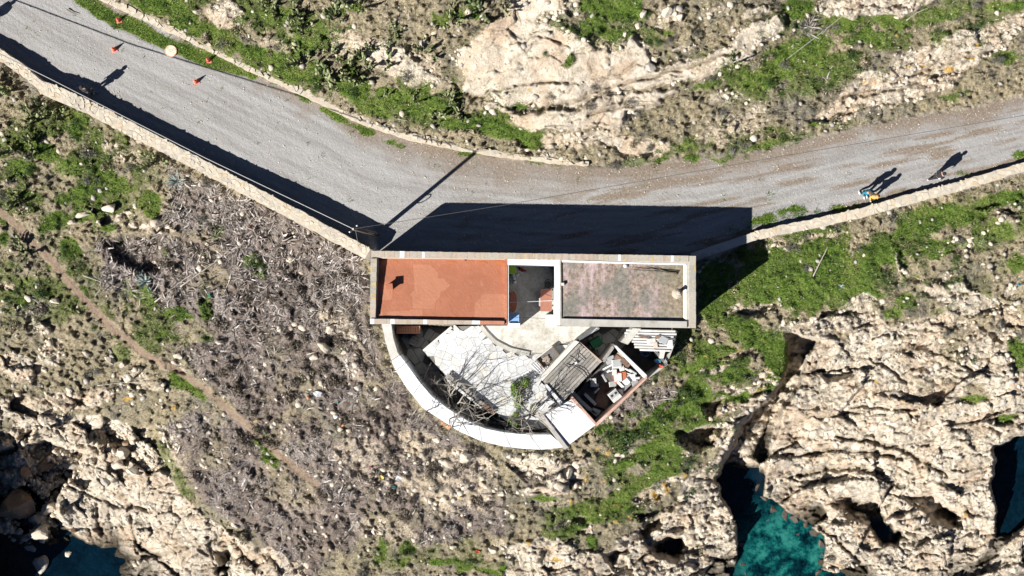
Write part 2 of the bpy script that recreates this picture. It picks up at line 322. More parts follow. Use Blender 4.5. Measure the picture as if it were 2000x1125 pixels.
# grass
line(grass, [(140, -20), (180, 8), (240, 45), (330, 86), (420, 120), (492, 146)], 15, 6, 1.0)
blobs(grass, [(592, 200, 26, 9, -25, .95), (648, 228, 40, 12, -25, 1), (704, 250, 28, 10, -20, .95), (918, 304, 36, 8, -8, .95), (760, 272, 24, 7, -15, .8), (820, 282, 40, 6, -12, .4), (1060, 318, 50, 6, -4, .6), (1110, 328, 60, 6, -4, .5), (690, 262, 40, 10, -20, .35),
              (290, 10, 46, 22, -25), (350, 34, 40, 20, -25), (400, 62, 36, 18, -25), (450, 88, 40, 16, -25), (505, 112, 60, 20, -25), (590, 100, 28, 26), (622, 150, 34, 30), (560, 145, 40, 18, -25), (690, 172, 34, 26), (762, 188, 44, 26), (830, 205, 64, 24), (905, 238, 52, 22), (962, 252, 40, 20), (1012, 265, 62, 18), (1035, 280, 30, 12), (820, 172, 26, 14, 0, .7), (720, 205, 60, 18, -20, .8), (540, 28, 44, 16, 0, .8), (650, 18, 24, 14, 0, .8), (690, 8, 20, 10), (880, 32, 32, 16, 0, .8), (930, 20, 20, 26, 0, .7), (1005, 205, 22, 12), (470, 40, 20, 30, 0, .5), (620, 60, 30, 16, 0, .5), (770, 60, 20, 20, 0, .5),
              (1200, 14, 66, 26), (1150, 50, 40, 18, 0, .8), (1190, 66, 34, 14, 0, .85), (1238, 20, 26, 24), (1310, 57, 14, 6), (1110, 110, 11, 13), (1560, 16, 34, 24), (1562, 100, 66, 26, 10), (1512, 132, 44, 28, 0, .9), (1640, 52, 56, 18, 8), (1742, 40, 44, 18, 0, .95), (1684, 80, 44, 16, 5, .85), (1500, 155, 34, 20, 0, .7), (1380, 170, 34, 14, 10, .7), (1600, 130, 40, 20, 0, .6), (1460, 150, 20, 20, 0, .6), (1290, 312, 18, 9, 0, .9), (1350, 312, 26, 9, 0, .8), (1402, 303, 22, 9, 0, .8), (1480, 286, 34, 9, 10, .7), (1250, 316, 20, 6, 0, .6), (1340, 290, 30, 8, 5, .6), (1965, 108, 28, 22, 0, .8), (1960, 10, 50, 14, 0, .8), (1830, 30, 60, 16, 10, .6), (1590, 245, 26, 6, 12, .8), (1640, 242, 40, 6, 10, .6), (1850, 190, 40, 6, 10, .6), (1870, 175, 30, 6, 10, .6),
              (1490, 436, 30, 10, 8), (1550, 421, 44, 8, 12, .9), (1650, 400, 36, 7, 12, .9), (1710, 390, 30, 6, 12, .8), (1760, 374, 20, 5, 12, .6), (1880, 342, 24, 6, 12, .7), (1992, 304, 26, 8, 12, .9),
              (1520, 520, 66, 40), (1600, 500, 66, 34), (1650, 540, 80, 44), (1560, 570, 66, 40), (1480, 560, 54, 40), (1720, 500, 56, 30), (1800, 440, 70, 26, 12), (1872, 420, 60, 22, 12), (1960, 388, 56, 22, 12), (1955, 450, 40, 30, 0, .85), (1840, 480, 50, 22, 0, .75), (1450, 640, 46, 26), (1400, 690, 46, 26, 20), (1490, 662, 46, 20, 10), (1515, 690, 30, 40), (1400, 540, 40, 30), (1395, 600, 40, 50), (1350, 722, 26, 16), (1330, 800, 66, 30, 10), (1282, 832, 64, 20, 20), (1372, 770, 34, 40), (1262, 880, 44, 20, 20, .9), (1322, 880, 40, 50, 25), (1300, 922, 44, 28, 30), (1232, 960, 62, 20, 30), (1160, 1010, 54, 20, 20), (1200, 990, 44, 20, 20), (1120, 1000, 34, 14, 10, .8), (1160, 1062, 18, 15), (1050, 980, 34, 9, 0, .7), (1110, 1040, 34, 12, 10, .7), (1180, 832, 20, 8), (1430, 782, 34, 14, 5), (1500, 762, 44, 8, 5), (1380, 722, 34, 22), (1442, 728, 34, 18), (1510, 742, 24, 14), (1690, 565, 60, 20), (1770, 590, 24, 16, 0, .8), (1340, 1000, 0.1, 0.1), (1370, 850, 30, 24, 40, .9), (1210, 905, 30, 14, 10, .7),
              (745, 1076, 11, 18), (800, 1070, 18, 12), (790, 1092, 18, 8, 0, .7), (870, 1106, 34, 12), (905, 1112, 24, 10), (955, 1116, 34, 8), (985, 1108, 10, 8), (1900, 780, 32, 11, 8, .95), (1970, 813, 24, 9, 20, .9), (1990, 690, 16, 34, 0, .85), (1855, 605, 40, 16, 0, .4), (1985, 520, 24, 20, 0, .8), (1780, 540, 16, 10, 0, .7), (1752, 612, 24, 12, 0, .85), (1850, 650, 30, 14, 0, .4),
              (150, 242, 16, 20), (62, 272, 26, 16), (84, 296, 32, 24), (40, 330, 28, 22, 0, .9), (130, 330, 40, 30, 0, .6), (200, 346, 22, 26, 0, .85), (232, 370, 28, 18, 0, .85), (152, 386, 44, 16, 10, .95), (292, 396, 26, 22), (110, 432, 28, 20), (150, 420, 20, 16, 0, .7), (200, 440, 24, 10, 0, .8), (10, 430, 16, 15), (5, 470, 14, 14), (130, 490, 22, 17, 0, .9), (152, 572, 15, 18), (40, 596, 24, 12), (45, 550, 30, 12, 0, .5), (30, 520, 30, 16, 0, .4), (420, 446, 20, 14), (500, 515, 24, 26), (508, 532, 22, 18), (235, 553, 12, 8), (270, 580, 34, 12, -15, .9), (292, 596, 32, 12, -15), (345, 616, 40, 15, -15), (400, 602, 16, 22, 0, .9), (400, 574, 10, 22, 0, .8), (360, 750, 42, 20, -25), (382, 770, 26, 9, -25), (515, 870, 16, 32, 30), (532, 896, 26, 14, -20), (100, 522, 14, 12, 0, .6), (310, 655, 14, 10, 0, .8), (318, 655, 10, 6, 0, .6), (330, 486, 7, 9, 0, .9), (400, 655, 20, 12, 0, .6), (480, 510, 20, 20, 0, .6), (175, 550, 20, 30, -40, .4), (660, 680, 26, 12, 0, .4), (225, 690, 20, 16, 0, .5), (470, 750, 6, 10, 0, .6), (240, 470, 20, 12, 0, .5)], 1.0)
line(grass, [(306, 870), (330, 905), (352, 940), (372, 965)], 13, 8, .5)
blobs(grass, [(1730, 560, 24, 14, 0, .9), (1740, 540, 20, 26, 0, .8), (1560, 610, 30, 12, 0, .4), (1510, 470, 40, 9, 10, .7), (1430, 480, 30, 16, 0, .4), (1650, 465, 40, 8, 12, .4), (1940, 480, 20, 10, 0, .6), (1250, 850, 24, 10, 20, .4), (1390, 745, 20, 8, 0, .3)], sub=True)
# dead cactus / agave brush
polymask(brush, [(330, 330), (430, 360), (530, 405), (650, 470), (722, 510), (730, 640), (745, 700), (800, 790), (860, 840), (950, 885), (985, 940), (1000, 1040), (900, 1060), (700, 1050), (640, 1130), (560, 1130), (500, 1050), (400, 970), (345, 900), (320, 850), (380, 810), (470, 800), (400, 740), (350, 690), (420, 640), (300, 600), (200, 560), (182, 480), (240, 450), (320, 450), (345, 400)], 16, 1.0)
brush *= .45 + .65 * sstep(.36, .60, fbm(U / 60, V / 60, 141, 4))
blobs(brush, [(560, 560, 120, 110, -30, 1), (480, 450, 90, 60, -25, 1), (640, 900, 90, 50, -20, .9), (1060, 940, 60, 40, 0, .5), (1230, 800, 50, 30, 20, .7), (1290, 770, 40, 24, 0, .8), (260, 500, 80, 50, 0, 1), (60, 610, 40, 20, 0, .4), (1600, 150, 30, 12, 0, .3), (1700, 130, 30, 14, 0, .6), (1580, 60, 30, 26, 0, .6), (680, 560, 50, 50)])
# bare pale soil, road, trail
blobs(soil, [(880, 960, 120, 50, -15, .75), (720, 900, 90, 50, -30, .6), (760, 1040, 120, 30, -10, .5), (820, 870, 60, 30, -40, .8), (690, 700, 40, 70, 20, .5), (600, 1000, 80, 40, -20, .4), (440, 30, 40, 40), (700, 90, 80, 30, -25), (820, 130, 60, 40, -30, .7), (1120, 275, 110, 16, 0, .9), (1280, 290, 60, 14, 0, .8), (1430, 250, 90, 26, 10, .6), (1180, 85, 60, 16, 0, .8), (1040, 40, 30, 30, 0, .9), (900, 905, 90, 30, -10, .7), (1080, 990, 50, 14, 0, .5), (770, 1000, 60, 20, -20, .3), (540, 480, 20, 60, 60, .3), (1600, 462, 70, 7, 12, .8), (1500, 470, 40, 9, 5, .7), (660, 640, 60, 14, -35, .8), (240, 300, 60, 26, -30, .7), (1520, 480, 30, 14, 0, .6), (540, 90, 40, 18, -20, .5), (770, 25, 50, 20, 0, .4), (330, 900, 30, 40, -50, .6)])
line(path, [(-40, 380), (0, 414), (50, 455), (100, 510), (150, 572), (190, 612), (235, 655), (280, 692), (320, 712), (342, 722)], 8, 3, 1.0, .2)
line(path, [(345, 725), (400, 760), (440, 795), (480, 830), (520, 868), (560, 900), (620, 948)], 7, 4, .9, .2)
road = sstep(-4, 8, -dN + 6 * (FINE - .5)) * sstep(-14, -6, -dS)
edge = np.minimum(-dN, -dS)
roadbrown = road * (sstep(1, 0, (-dN + 60 * (MID - .5)) / np.interp(UA, [0, 450, 650, 900, 1300, 1600, 2000], [22, 28, 55, 95, 85, 60, 55])[None, :]) * .95)
roadbrown = np.maximum(roadbrown, road * .9 * sstep(.52, .7, fbm((U * .97 - V * .2) / 90, (U * .2 + V) / 9, 51, 3)) * sstep(700, 1300, U + 500 * (MID - .5)))
roadt = (V - vN) / np.maximum(vS - vN, 1)
streak = fbm(U / 150, roadt * 26, 52, 4) * .75 + .25 * fbm(U / 30, roadt * 60, 53, 2)
streak = streak * road
lich_lst = [(1330, 680, 9, 6), (1345, 676, 7, 5), (1500, 728, 9, 4), (1530, 735, 8, 4), (1475, 765, 12, 5), (1495, 715, 8, 3), (1180, 882, 9, 9), (1160, 884, 8, 5), (1180, 942, 10, 6), (1145, 942, 9, 6), (1275, 962, 10, 10), (1300, 955, 9, 12), (1345, 932, 9, 6), (1210, 990, 8, 5), (1210, 1028, 10, 5), (1108, 985, 9, 6), (1040, 1060, 8, 8), (1090, 1100, 12, 8), (1770, 126, 9, 4), (1800, 132, 7, 5), (1845, 140, 16, 7), (1880, 112, 10, 5), (1690, 162, 10, 4), (1755, 70, 7, 4), (1897, 82, 7, 5), (1930, 623, 12, 5), (1770, 776, 12, 4), (1705, 752, 10, 4), (1890, 1000, 10, 5), (500, 828, 9, 5), (255, 780, 18, 5), (335, 798, 10, 5), (1040, 115, 8, 3), (1035, 184, 5, 3), (1505, 1050, 0.5, 0.5), (1540, 1035, 14, 10), (1950, 880, 10, 6), (1395, 785, 0.5, 0.5), (1945, 300, .5, .5), (1380, 690, 8, 4), (1445, 680, 8, 4), (1480, 740, 8, 4), (1230, 1015, 7, 4)]
blobs(lich, [(a, b, c * .75, d * .75, 10, .95) for a, b, c, d in lich_lst])
inS = (dS > 0)
olive = Z0.copy()
blobs(olive, [(560, 90, 330, 90, -20, .8), (850, 190, 220, 70, -10, .8), (1180, 60, 160, 60, 0, .6), (1560, 110, 260, 90, 10, .75), (1800, 60, 240, 60, 10, .6), (1400, 290, 240, 30, 8, .6), (120, 330, 190, 140, 0, .85), (80, 560, 130, 110, 0, .6), (280, 640, 130, 60, -30, .6), (1560, 530, 230, 110, 10, .9), (1850, 450, 220, 70, 12, .8), (1900, 560, 130, 60, 0, .45), (1420, 680, 150, 90, 15, .85), (1290, 860, 150, 90, 25, .85), (1150, 1010, 150, 50, 15, .7), (870, 1090, 170, 40, 0, .5), (1880, 650, 100, 60, 0, .3)])
olive *= sstep(.38, .62, fbm(U / 40, V / 40, 301, 4) + .06)
offroad = 1 - road
rock *= offroad; grass *= np.where(road > .5, np.clip(grass, 0, 1), 1)
brush *= inS | (dN > 4)

# ---------------------------------------------------------------- height
zN = np.maximum(dN, 0) * PX * (0.42 + 0.16 * (fbm(U / 220, V / 220, 61, 2) - .5))
zN = np.minimum(zN, 9 + 0.1 * zN)
zN += 0.22 * sstep(0, 5, dN) * sstep(1180, 1120, U)
for poly, hgt, sf in ((OUTCROP, .35, 12), ([(945, 200), (1000, 220), (1060, 214), (1160, 202), (1240, 182), (1340, 170), (1290, 212), (1230, 235), (1195, 256), (1100, 255), (1040, 255), (1000, 240)], .55, 8), ([(1590, 22), (1640, 0), (1700, -40), (1860, -40), (1830, 8), (1760, 25), (1680, 36), (1615, 48)], .6, 8)):
    sl, d = sdf(poly, .9); zN[sl] += hgt * sstep(-sf, sf, d)
zN += rock * 0.35 * (fbm(U / 60, V / 60, 62, 3) - .4)
z = np.where(dN > 0, zN, np.where(dS > -8, zS * sstep(-8, 10, dS), 0)).astype(np.float32)
z += (0.02 * (fbm(U / 30, V / 30, 63, 3) - .5) * road)
# gully / coves: land ends in steep edges
GULLY = [(1542, 656), (1600, 658), (1576, 690), (1562, 756), (1530, 800), (1508, 868), (1494, 926), (1492, 968), (1540, 1008), (1604, 1046), (1606, 1300), (1436, 1300), (1442, 1092), (1446, 1052), (1428, 1004), (1400, 944), (1416, 896), (1440, 850), (1468, 812), (1500, 784), (1530, 748), (1536, 694)]
COVE_E = [(1946, 872), (1990, 850), (2180, 840), (2180, 1010), (2000, 1022), (1960, 1060), (1925, 1125), (1900, 1300), (1870, 1300), (1905, 1110), (1940, 1050), (1952, 1000), (1938, 940)]
COVE_W = [(-45, 890), (20, 878), (90, 865), (165, 880), (150, 925), (118, 960), (112, 1000), (140, 1040), (188, 1065), (232, 1100), (236, 1300), (-45, 1300)]
HOL = [([(1620, 985), (1645, 965), (1712, 955), (1722, 975), (1735, 1010), (1775, 1045), (1760, 1062), (1720, 1060), (1690, 1030), (1660, 1010)], 1.7), ([(1768, 972), (1800, 966), (1850, 985), (1885, 1005), (1870, 1025), (1820, 1025), (1790, 1000)], 1.4), ([(1538, 855), (1560, 846), (1602, 852), (1608, 858), (1570, 862), (1540, 866)], 1.0),
       ([(1582, 722), (1640, 716), (1682, 722), (1660, 735), (1620, 740)], .9), ([(1276, 1068), (1300, 1045), (1340, 1040), (1348, 1062), (1322, 1098), (1296, 1092)], 1.8), ([(1330, 850), (1360, 838), (1404, 834), (1418, 842), (1398, 872), (1372, 892), (1345, 880)], 2.4), ([(1370, 786), (1420, 778), (1440, 778), (1420, 800), (1385, 822)], 1.8),
       ([(1180, 1090), (1230, 1060), (1280, 1000), (1310, 985), (1300, 1020), (1240, 1075), (1200, 1115)], 1.6), ([(1235, 1000), (1260, 985), (1320, 965), (1330, 978), (1290, 1000), (1250, 1015)], 1.2),
       ([(30, 856), (66, 846), (72, 852), (60, 872), (10, 885)], 1.4), ([(175, 858), (230, 845), (265, 870), (262, 885), (230, 880)], 1.2), ([(416, 1085), (440, 1070), (462, 1090), (450, 1125), (420, 1125)], 1.5), ([(1050, 1100), (1075, 1060), (1090, 1064), (1062, 1110)], .7),
       ([(1545, 655), (1575, 650), (1600, 656), (1580, 668), (1555, 690), (1548, 760), (1530, 768), (1538, 690)], 2.2), ([(190, 470), (280, 445), (340, 458), (330, 520), (290, 545), (220, 520)], .9)]
for poly, dep in HOL:
    sl, d = sdf(poly, .9); z[sl] -= dep * sstep(-4, 16, d)
for poly, prof in ((GULLY, ([650, 690, 760, 850, 900, 940, 1000], [-6.5, -8.4, -9.0, -9.2, -9.3, -11.2, -12.6])), (COVE_E, ([1015, 1050, 1300], [-12.5, -9.6, -9.8])), (COVE_W, ([860, 950, 1040, 1075, 1120, 1200], [-8.8, -9.4, -9.9, -10.3, -11, -12]))):
    sl, d = sdf(poly, .5); fl = np.interp(V[sl], *prof); w = sstep(-6, 5, d)
    z[sl] = z[sl] * (1 - w) + np.minimum(fl, z[sl]) * w
# relief
sa = R(-13)
big = facets(U + WX * .4, V + WY * .4, 72, sa, 1.7, 71, 1.3, .08); med = facets(U + WX * .12, V + WY * .12, 21, sa, 1.8, 81, 1.3, .3); sml = facets(U, V, 8, sa, 1.6, 91, 1.3, .3)
west = sstep(900, 500, U) * inS
bigw = facets(U + WX * .6, V + WY * .6, 40, R(35), 1.3, 171, 1.0, .2); big = big * (1 - west) + bigw * west
mass = (dN > 0) * sstep(.6, .95, rock) * sstep(1560, 1480, U)        # the big outcrop is smoother
pale = Z0.copy(); polymask(pale, [(118, 965), (160, 940), (240, 950), (330, 990), (400, 1040), (420, 1130), (240, 1130), (215, 1070), (140, 1030)], 14, 1.0); k = rock * (1 - .8 * mass) * (1 - .5 * pale)
z += k * (1.0 * (big - .5) + 0.27 * (med - .5) + 0.10 * (sml - .5)) * np.where(inS, 1.0, .6)
z += rock * (.10 * (fbm(U / 20, V / 20, 95, 4) - .5) + .12 * (1 - .85 * mass) * (np.abs(2 * fbm(U / 13, V / 13, 93, 3) - 1) - .3) + .3 * (fbm(U / 80, V / 80, 94, 2) - .5))
groove = Z0.copy()
for pts_, w_ in (([(1500, 884), (1560, 888), (1630, 882), (1700, 884), (1760, 892)], 5), ([(1560, 926), (1620, 918), (1680, 920), (1725, 924)], 6), ([(1640, 850), (1700, 862), (1760, 872), (1800, 900), (1850, 930)], 5), ([(1660, 800), (1720, 795), (1790, 800)], 3), ([(1560, 800), (1620, 812), (1680, 806)], 3), ([(1700, 700), (1740, 722), (1770, 745)], 4), ([(1890, 620), (1930, 650), (1960, 670)], 5), ([(1820, 690), (1870, 700), (1900, 720)], 4),
                 ([(930, 190), (990, 172), (1060, 160), (1110, 158)], 4), ([(1062, 208), (1130, 190), (1195, 170), (1300, 140), (1400, 116), (1445, 102)], 6), ([(985, 226), (1060, 212), (1100, 205)], 5), ([(1150, 226), (1210, 215), (1290, 208)], 6), ([(1230, 180), (1215, 215)], 5), ([(1180, 150), (1215, 140), (1240, 120)], 3), ([(1000, 90), (1050, 75), (1090, 84)], 3),
                 ([(190, 985), (200, 1040)], 4), ([(130, 950), (230, 985), (300, 1000)], 3), ([(230, 1100), (300, 1085), (370, 1070)], 6), ([(260, 1010), (270, 1080)], 4), ([(1290, 965), (1240, 1020)], 6), ([(1600, 1030), (1640, 1060), (1690, 1110)], 5), ([(1740, 160), (1800, 140), (1880, 110), (1940, 95)], 5), ([(1650, 190), (1720, 180), (1790, 165)], 5), ([(1640, 222), (1720, 205), (1800, 190)], 4)):
    line(groove, pts_, w_ * (.55 if pts_[0][1] < 300 else .85), 2.5, 1.0, .5)
z -= (.45 - .25 * pale) * groove * rock * np.where(dN > 0, .55, 1.0)
strata = fbm((UW * math.cos(sa) + VW * math.sin(sa)) / 90, (-UW * math.sin(sa) + VW * math.cos(sa)) / 15, 96, 4)
z += rock * (1 - west) * (.24 - .10 * mass) * (sstep(.42, .58, strata) - .5)
scr = offroad * (1 - rock) * (1 - .85 * path)
z += scr * (.5 * (fbm(U / 26, V / 26, 97, 4) - .5) + .75 * brush * (fbm(U / 11, V / 11, 98, 3) - .5) + .5 * brush * (fbm(U / 34, V / 34, 198, 2) - .5) + .24 * (FINE - .5))
z += scr * (1 - grass * .7) * (1 - brush * .5) * .30 * np.clip(sml - .55, 0, 1)
z += 0.015 * (vnoise(U / 4, V / 4, 99) - .5) * road
# level ground below the house and terrace
for poly, lv in (([(726, 500), (1350, 500), (1350, 636), (726, 636)], -1.6), ([(775, 636), (778, 670), (800, 712), (820, 745), (850, 780), (905, 818), (960, 842), (1020, 850), (1080, 850), (1105, 858), (1160, 818), (1250, 732), (1285, 712), (1312, 650), (1312, 630)], -3.4)):
    sl, d = sdf(poly, 0.0); w = sstep(-2, 6, d); z[sl] = z[sl] * (1 - w) + lv * w
def smooth_edge(a): return a
S = ((H - z) / H)
TV = np.stack([(U - 1000) * PX * S, (562.5 - V) * PX * S, z], -1).reshape(-1, 3)
nv, nu = U.shape
idx = np.arange(nv * nu).reshape(nv, nu)
TF = np.stack([idx[:-1, :-1], idx[1:, :-1], idx[1:, 1:], idx[:-1, 1:]], -1).reshape(-1, 4)
me = fast_mesh('terrain', TV, TF, True)
for nm, a in (('rock', rock), ('grass', grass), ('brush', brush), ('soil', soil), ('path', path), ('lichen', lich), ('road', road), ('roadbrown', roadbrown), ('olive', olive), ('streak', streak), ('groove', groove), ('smooth_rock', mass), ('wet', sstep(SEA + 1.0, SEA + .1, z) )): point_attr(me, nm, a)
TZ = z
def zat(u, v):
    i = int(np.clip(np.searchsorted(UA, u), 1, nu - 1)); j = int(np.clip(np.searchsorted(VA, v), 1, nv - 1))
    fu = (u - UA[i - 1]) / (UA[i] - UA[i - 1]); fv = (v - VA[j - 1]) / (VA[j] - VA[j - 1])
    return float((TZ[j - 1, i - 1] * (1 - fu) + TZ[j - 1, i] * fu) * (1 - fv) + (TZ[j, i - 1] * (1 - fu) + TZ[j, i] * fu) * fv)
def samp(A, u, v):
    i = np.clip(np.searchsorted(UA, u), 1, nu - 1); j = np.clip(np.searchsorted(VA, v), 1, nv - 1); return A[j, i]

# terrain material
m, nt, b = nmat('hillside_ground'); p = wpos(nt)
def A(n): return attr(nt, n)
n_hi = noise(nt, 9.0, 6, .7, p); n_mid = noise(nt, 2.2, 6, .65, p); n_lo = noise(nt, .5, 4, .6, p); n_x = noise(nt, 17.0, 3, .7, p)
def sel(mask, amp, sharp, nz=None):
    t = math_(nt, 'MULTIPLY_ADD', math_(nt, 'SUBTRACT', nz if nz is not None else n_hi, .5), amp, mask)
    return math_(nt, 'MULTIPLY_ADD', math_(nt, 'SUBTRACT', t, .5), sharp, .5, clamp=True)
scrub = ramp(nt, n_hi, [(.26, (.085, .075, .05)), (.40, (.20, .17, .108)), (.50, (.25, .215, .125)), (.60, (.40, .335, .23)), (.74, (.58, .50, .37))])
scrub = mixc(nt, ramp(nt, n_mid, [(.42, (0, 0, 0)), (.6, (.6, .6, .6))]), scrub, ramp(nt, n_x, [(.3, (.15, .13, .10)), (.7, (.34, .30, .24))]))
patch = noise(nt, .33, 5, .65, p)
scrub = mixc(nt, ramp(nt, patch, [(.48, (0, 0, 0)), (.62, (.7, .7, .7))]), scrub, ramp(nt, n_hi, [(.3, (.20, .16, .10)), (.5, (.38, .31, .20)), (.7, (.56, .48, .35))]))
scrub = mixc(nt, ramp(nt, patch, [(.36, (.6, .6, .6)), (.46, (0, 0, 0))]), scrub, ramp(nt, n_x, [(.3, (.085, .08, .07)), (.7, (.24, .225, .20))]))
c = mixc(nt, sel(A('olive'), 1.0, 3), scrub, ramp(nt, n_hi, [(.28, (.035, .05, .012)), (.45, (.085, .11, .028)), (.6, (.14, .165, .05)), (.75, (.34, .31, .17))]))
soilc = ramp(nt, n_hi, [(.3, (.30, .235, .16)), (.5, (.50, .41, .30)), (.7, (.62, .53, .41))])
brc = ramp(nt, n_x, [(.25, (.06, .046, .037)), (.42, (.16, .126, .105)), (.58, (.28, .228, .196)), (.75, (.46, .40, .36))])
brc = mixc(nt, ramp(nt, n_mid, [(.45, (0, 0, 0)), (.65, (.7, .7, .7))]), brc, ramp(nt, n_hi, [(.3, (.09, .068, .05)), (.7, (.27, .21, .16))]))
c = mixc(nt, sel(A('brush'), .9, 4), c, brc)
c = mixc(nt, sel(A('soil'), 1.3, 3), c, soilc)
gr = ramp(nt, n_hi, [(.25, (.04, .065, .011)), (.45, (.105, .165, .024)), (.6, (.165, .23, .045)), (.78, (.30, .32, .12))])
gr = mixc(nt, ramp(nt, n_lo, [(.45, (0, 0, 0)), (.7, (.55, .55, .55))]), gr, ramp(nt, n_x, [(.3, (.07, .085, .022)), (.7, (.19, .18, .07))]))
c = mixc(nt, sel(A('grass'), 1.3, 4), c, gr)
vor = N(nt, 'ShaderNodeTexVoronoi'); vor.inputs['Scale'].default_value = 1.6; nt.links.new(p, vor.inputs['Vector'])
rk = ramp(nt, n_mid, [(.28, (.30, .255, .20)), (.42, (.52, .445, .345)), (.56, (.66, .575, .46)), (.75, (.74, .67, .56))])
rk = mixc(nt, ramp(nt, n_lo, [(.48, (0, 0, 0)), (.62, (.55, .55, .55))]), rk, ramp(nt, n_hi, [(.3, (.42, .28, .165)), (.7, (.64, .47, .32))]))
rk = mixc(nt, math_(nt, 'MULTIPLY', ramp(nt, noise(nt, 3.2, 5, .75, p), [(.56, (0, 0, 0)), (.64, (.85, .85, .85))]), math_(nt, 'MULTIPLY_ADD', A('smooth_rock'), -.7, 1.0)), rk, ramp(nt, n_hi, [(.3, (.09, .08, .062)), (.7, (.27, .25, .21))]))
vs = N(nt, 'ShaderNodeTexVoronoi', voronoi_dimensions='2D'); vs.inputs['Scale'].default_value = 1.7
mpv = N(nt, 'ShaderNodeMapping'); mpv.inputs['Scale'].default_value = (.75, 1.15, .6); mpv.inputs['Rotation'].default_value = (0, 0, .25); nt.links.new(p, mpv.inputs['Vector']); nt.links.new(mpv.outputs[0], vs.inputs['Vector'])
spot = math_(nt, 'MULTIPLY_ADD', math_(nt, 'SUBTRACT', n_hi, .5), -.7, vs.outputs['Distance'])
vsc = N(nt, 'ShaderNodeSeparateColor'); nt.links.new(vs.outputs['Color'], vsc.inputs[0])
spotm = math_(nt, 'MULTIPLY', ramp(nt, spot, [(.14, (1, 1, 1)), (.24, (0, 0, 0))]), ramp(nt, math_(nt, 'MULTIPLY_ADD', n_lo, 1.2, math_(nt, 'MULTIPLY', vsc.outputs[0], .6)), [(.88, (0, 0, 0)), (.96, (.8, .8, .8))]))
spotm = math_(nt, 'MULTIPLY', spotm, math_(nt, 'MULTIPLY_ADD', A('smooth_rock'), -.85, 1.0))
rk = mixc(nt, spotm, rk, ramp(nt, n_x, [(.3, (.06, .055, .035)), (.7, (.20, .185, .14))]))
rk = mixc(nt, math_(nt, 'MULTIPLY', A('groove'), .5), rk, ramp(nt, n_hi, [(.3, (.10, .08, .05)), (.7, (.34, .25, .16))]))
ve = N(nt, 'ShaderNodeTexVoronoi', voronoi_dimensions='2D', feature='DISTANCE_TO_EDGE'); ve.inputs['Scale'].default_value = 1.5
dist_v = N(nt, 'ShaderNodeVectorMath', operation='ADD'); nzc = N(nt, 'ShaderNodeTexNoise'); nzc.inputs['Scale'].default_value = 1.3; nzc.inputs['Detail'].default_value = 4; nt.links.new(p, nzc.inputs['Vector'])
nt.links.new(mpv.outputs[0], dist_v.inputs[0]); nt.links.new(nzc.outputs['Color'], dist_v.inputs[1]); nt.links.new(dist_v.outputs[0], ve.inputs['Vector'])
crack = math_(nt, 'MULTIPLY', ramp(nt, ve.outputs['Distance'], [(.0, (1, 1, 1)), (.045, (0, 0, 0))]), ramp(nt, n_mid, [(.42, (0, 0, 0)), (.55, (1, 1, 1))]))
crack = math_(nt, 'MULTIPLY', crack, math_(nt, 'MULTIPLY_ADD', A('smooth_rock'), -.85, 1.0))
rk = mixc(nt, math_(nt, 'MULTIPLY', crack, .6), rk, (.13, .105, .08))
rk = mixc(nt, A('wet'), rk, (.055, .045, .03))
c = mixc(nt, sel(A('rock'), .8, 4), c, rk)
c = mixc(nt, sel(A('lichen'), 1.0, 4), c, ramp(nt, n_hi, [(.3, (.34, .20, .06)), (.7, (.60, .40, .12))]))
c = mixc(nt, sel(A('path'), .35, 3), c, ramp(nt, n_hi, [(.3, (.20, .145, .10)), (.7, (.36, .27, .195))]))
# road: gravel with long wheel tracks
mp = N(nt, 'ShaderNodeMapping'); mp.inputs['Scale'].default_value = (1.0, 1.0, 1.0); nt.links.new(p, mp.inputs['Vector'])
rd = ramp(nt, n_x, [(.2, (.165, .158, .15)), (.45, (.31, .30, .288)), (.6, (.38, .368, .352)), (.8, (.54, .525, .505))])
rd = mixc(nt, ramp(nt, n_lo, [(.4, (0, 0, 0)), (.65, (.5, .5, .5))]), rd, ramp(nt, n_hi, [(.3, (.22, .205, .19)), (.7, (.40, .385, .365))]))
rb = ramp(nt, n_hi, [(.25, (.12, .09, .064)), (.5, (.22, .172, .128)), (.75, (.36, .30, .245))])
rd = mixc(nt, ramp(nt, A('streak'), [(.36, (.45, .45, .45)), (.50, (0, 0, 0))]), rd, ramp(nt, n_x, [(.3, (.15, .142, .135)), (.7, (.30, .285, .27))]))
rd = mixc(nt, ramp(nt, A('streak'), [(.54, (0, 0, 0)), (.68, (.35, .35, .35))]), rd, ramp(nt, n_x, [(.3, (.33, .328, .325)), (.7, (.52, .515, .51))]))
rd = mixc(nt, A('roadbrown'), rd, rb)
rmask = math_(nt, 'MULTIPLY', A('road'), math_(nt, 'SUBTRACT', 1.0, sel(A('grass'), 1.5, 4)))
c = mixc(nt, rmask, c, rd)
nt.links.new(c, b.inputs['Base Color']); b.inputs['Roughness'].default_value = .95; b.inputs['Specular IOR Level'].default_value = .15
hb = math_(nt, 'ADD', math_(nt, 'MULTIPLY', n_hi, 1.0), math_(nt, 'MULTIPLY', n_x, .5))
hb = math_(nt, 'SUBTRACT', hb, math_(nt, 'MULTIPLY', math_(nt, 'MULTIPLY', crack, A('rock')), .6))
bmp = N(nt, 'ShaderNodeBump'); bmp.inputs['Distance'].default_value = .12
nt.links.new(math_(nt, 'MULTIPLY_ADD', A('road'), -.6, 1.0), bmp.inputs['Strength']); nt.links.new(hb, bmp.inputs['Height']); nt.links.new(bmp.outputs[0], b.inputs['Normal'])
me.materials.append(m)
terrain = link('hillside_ground', me); tag(terrain, 'rocky coastal hillside of limestone, scrub and grass crossed by gravel road', 'ground', kind='structure')

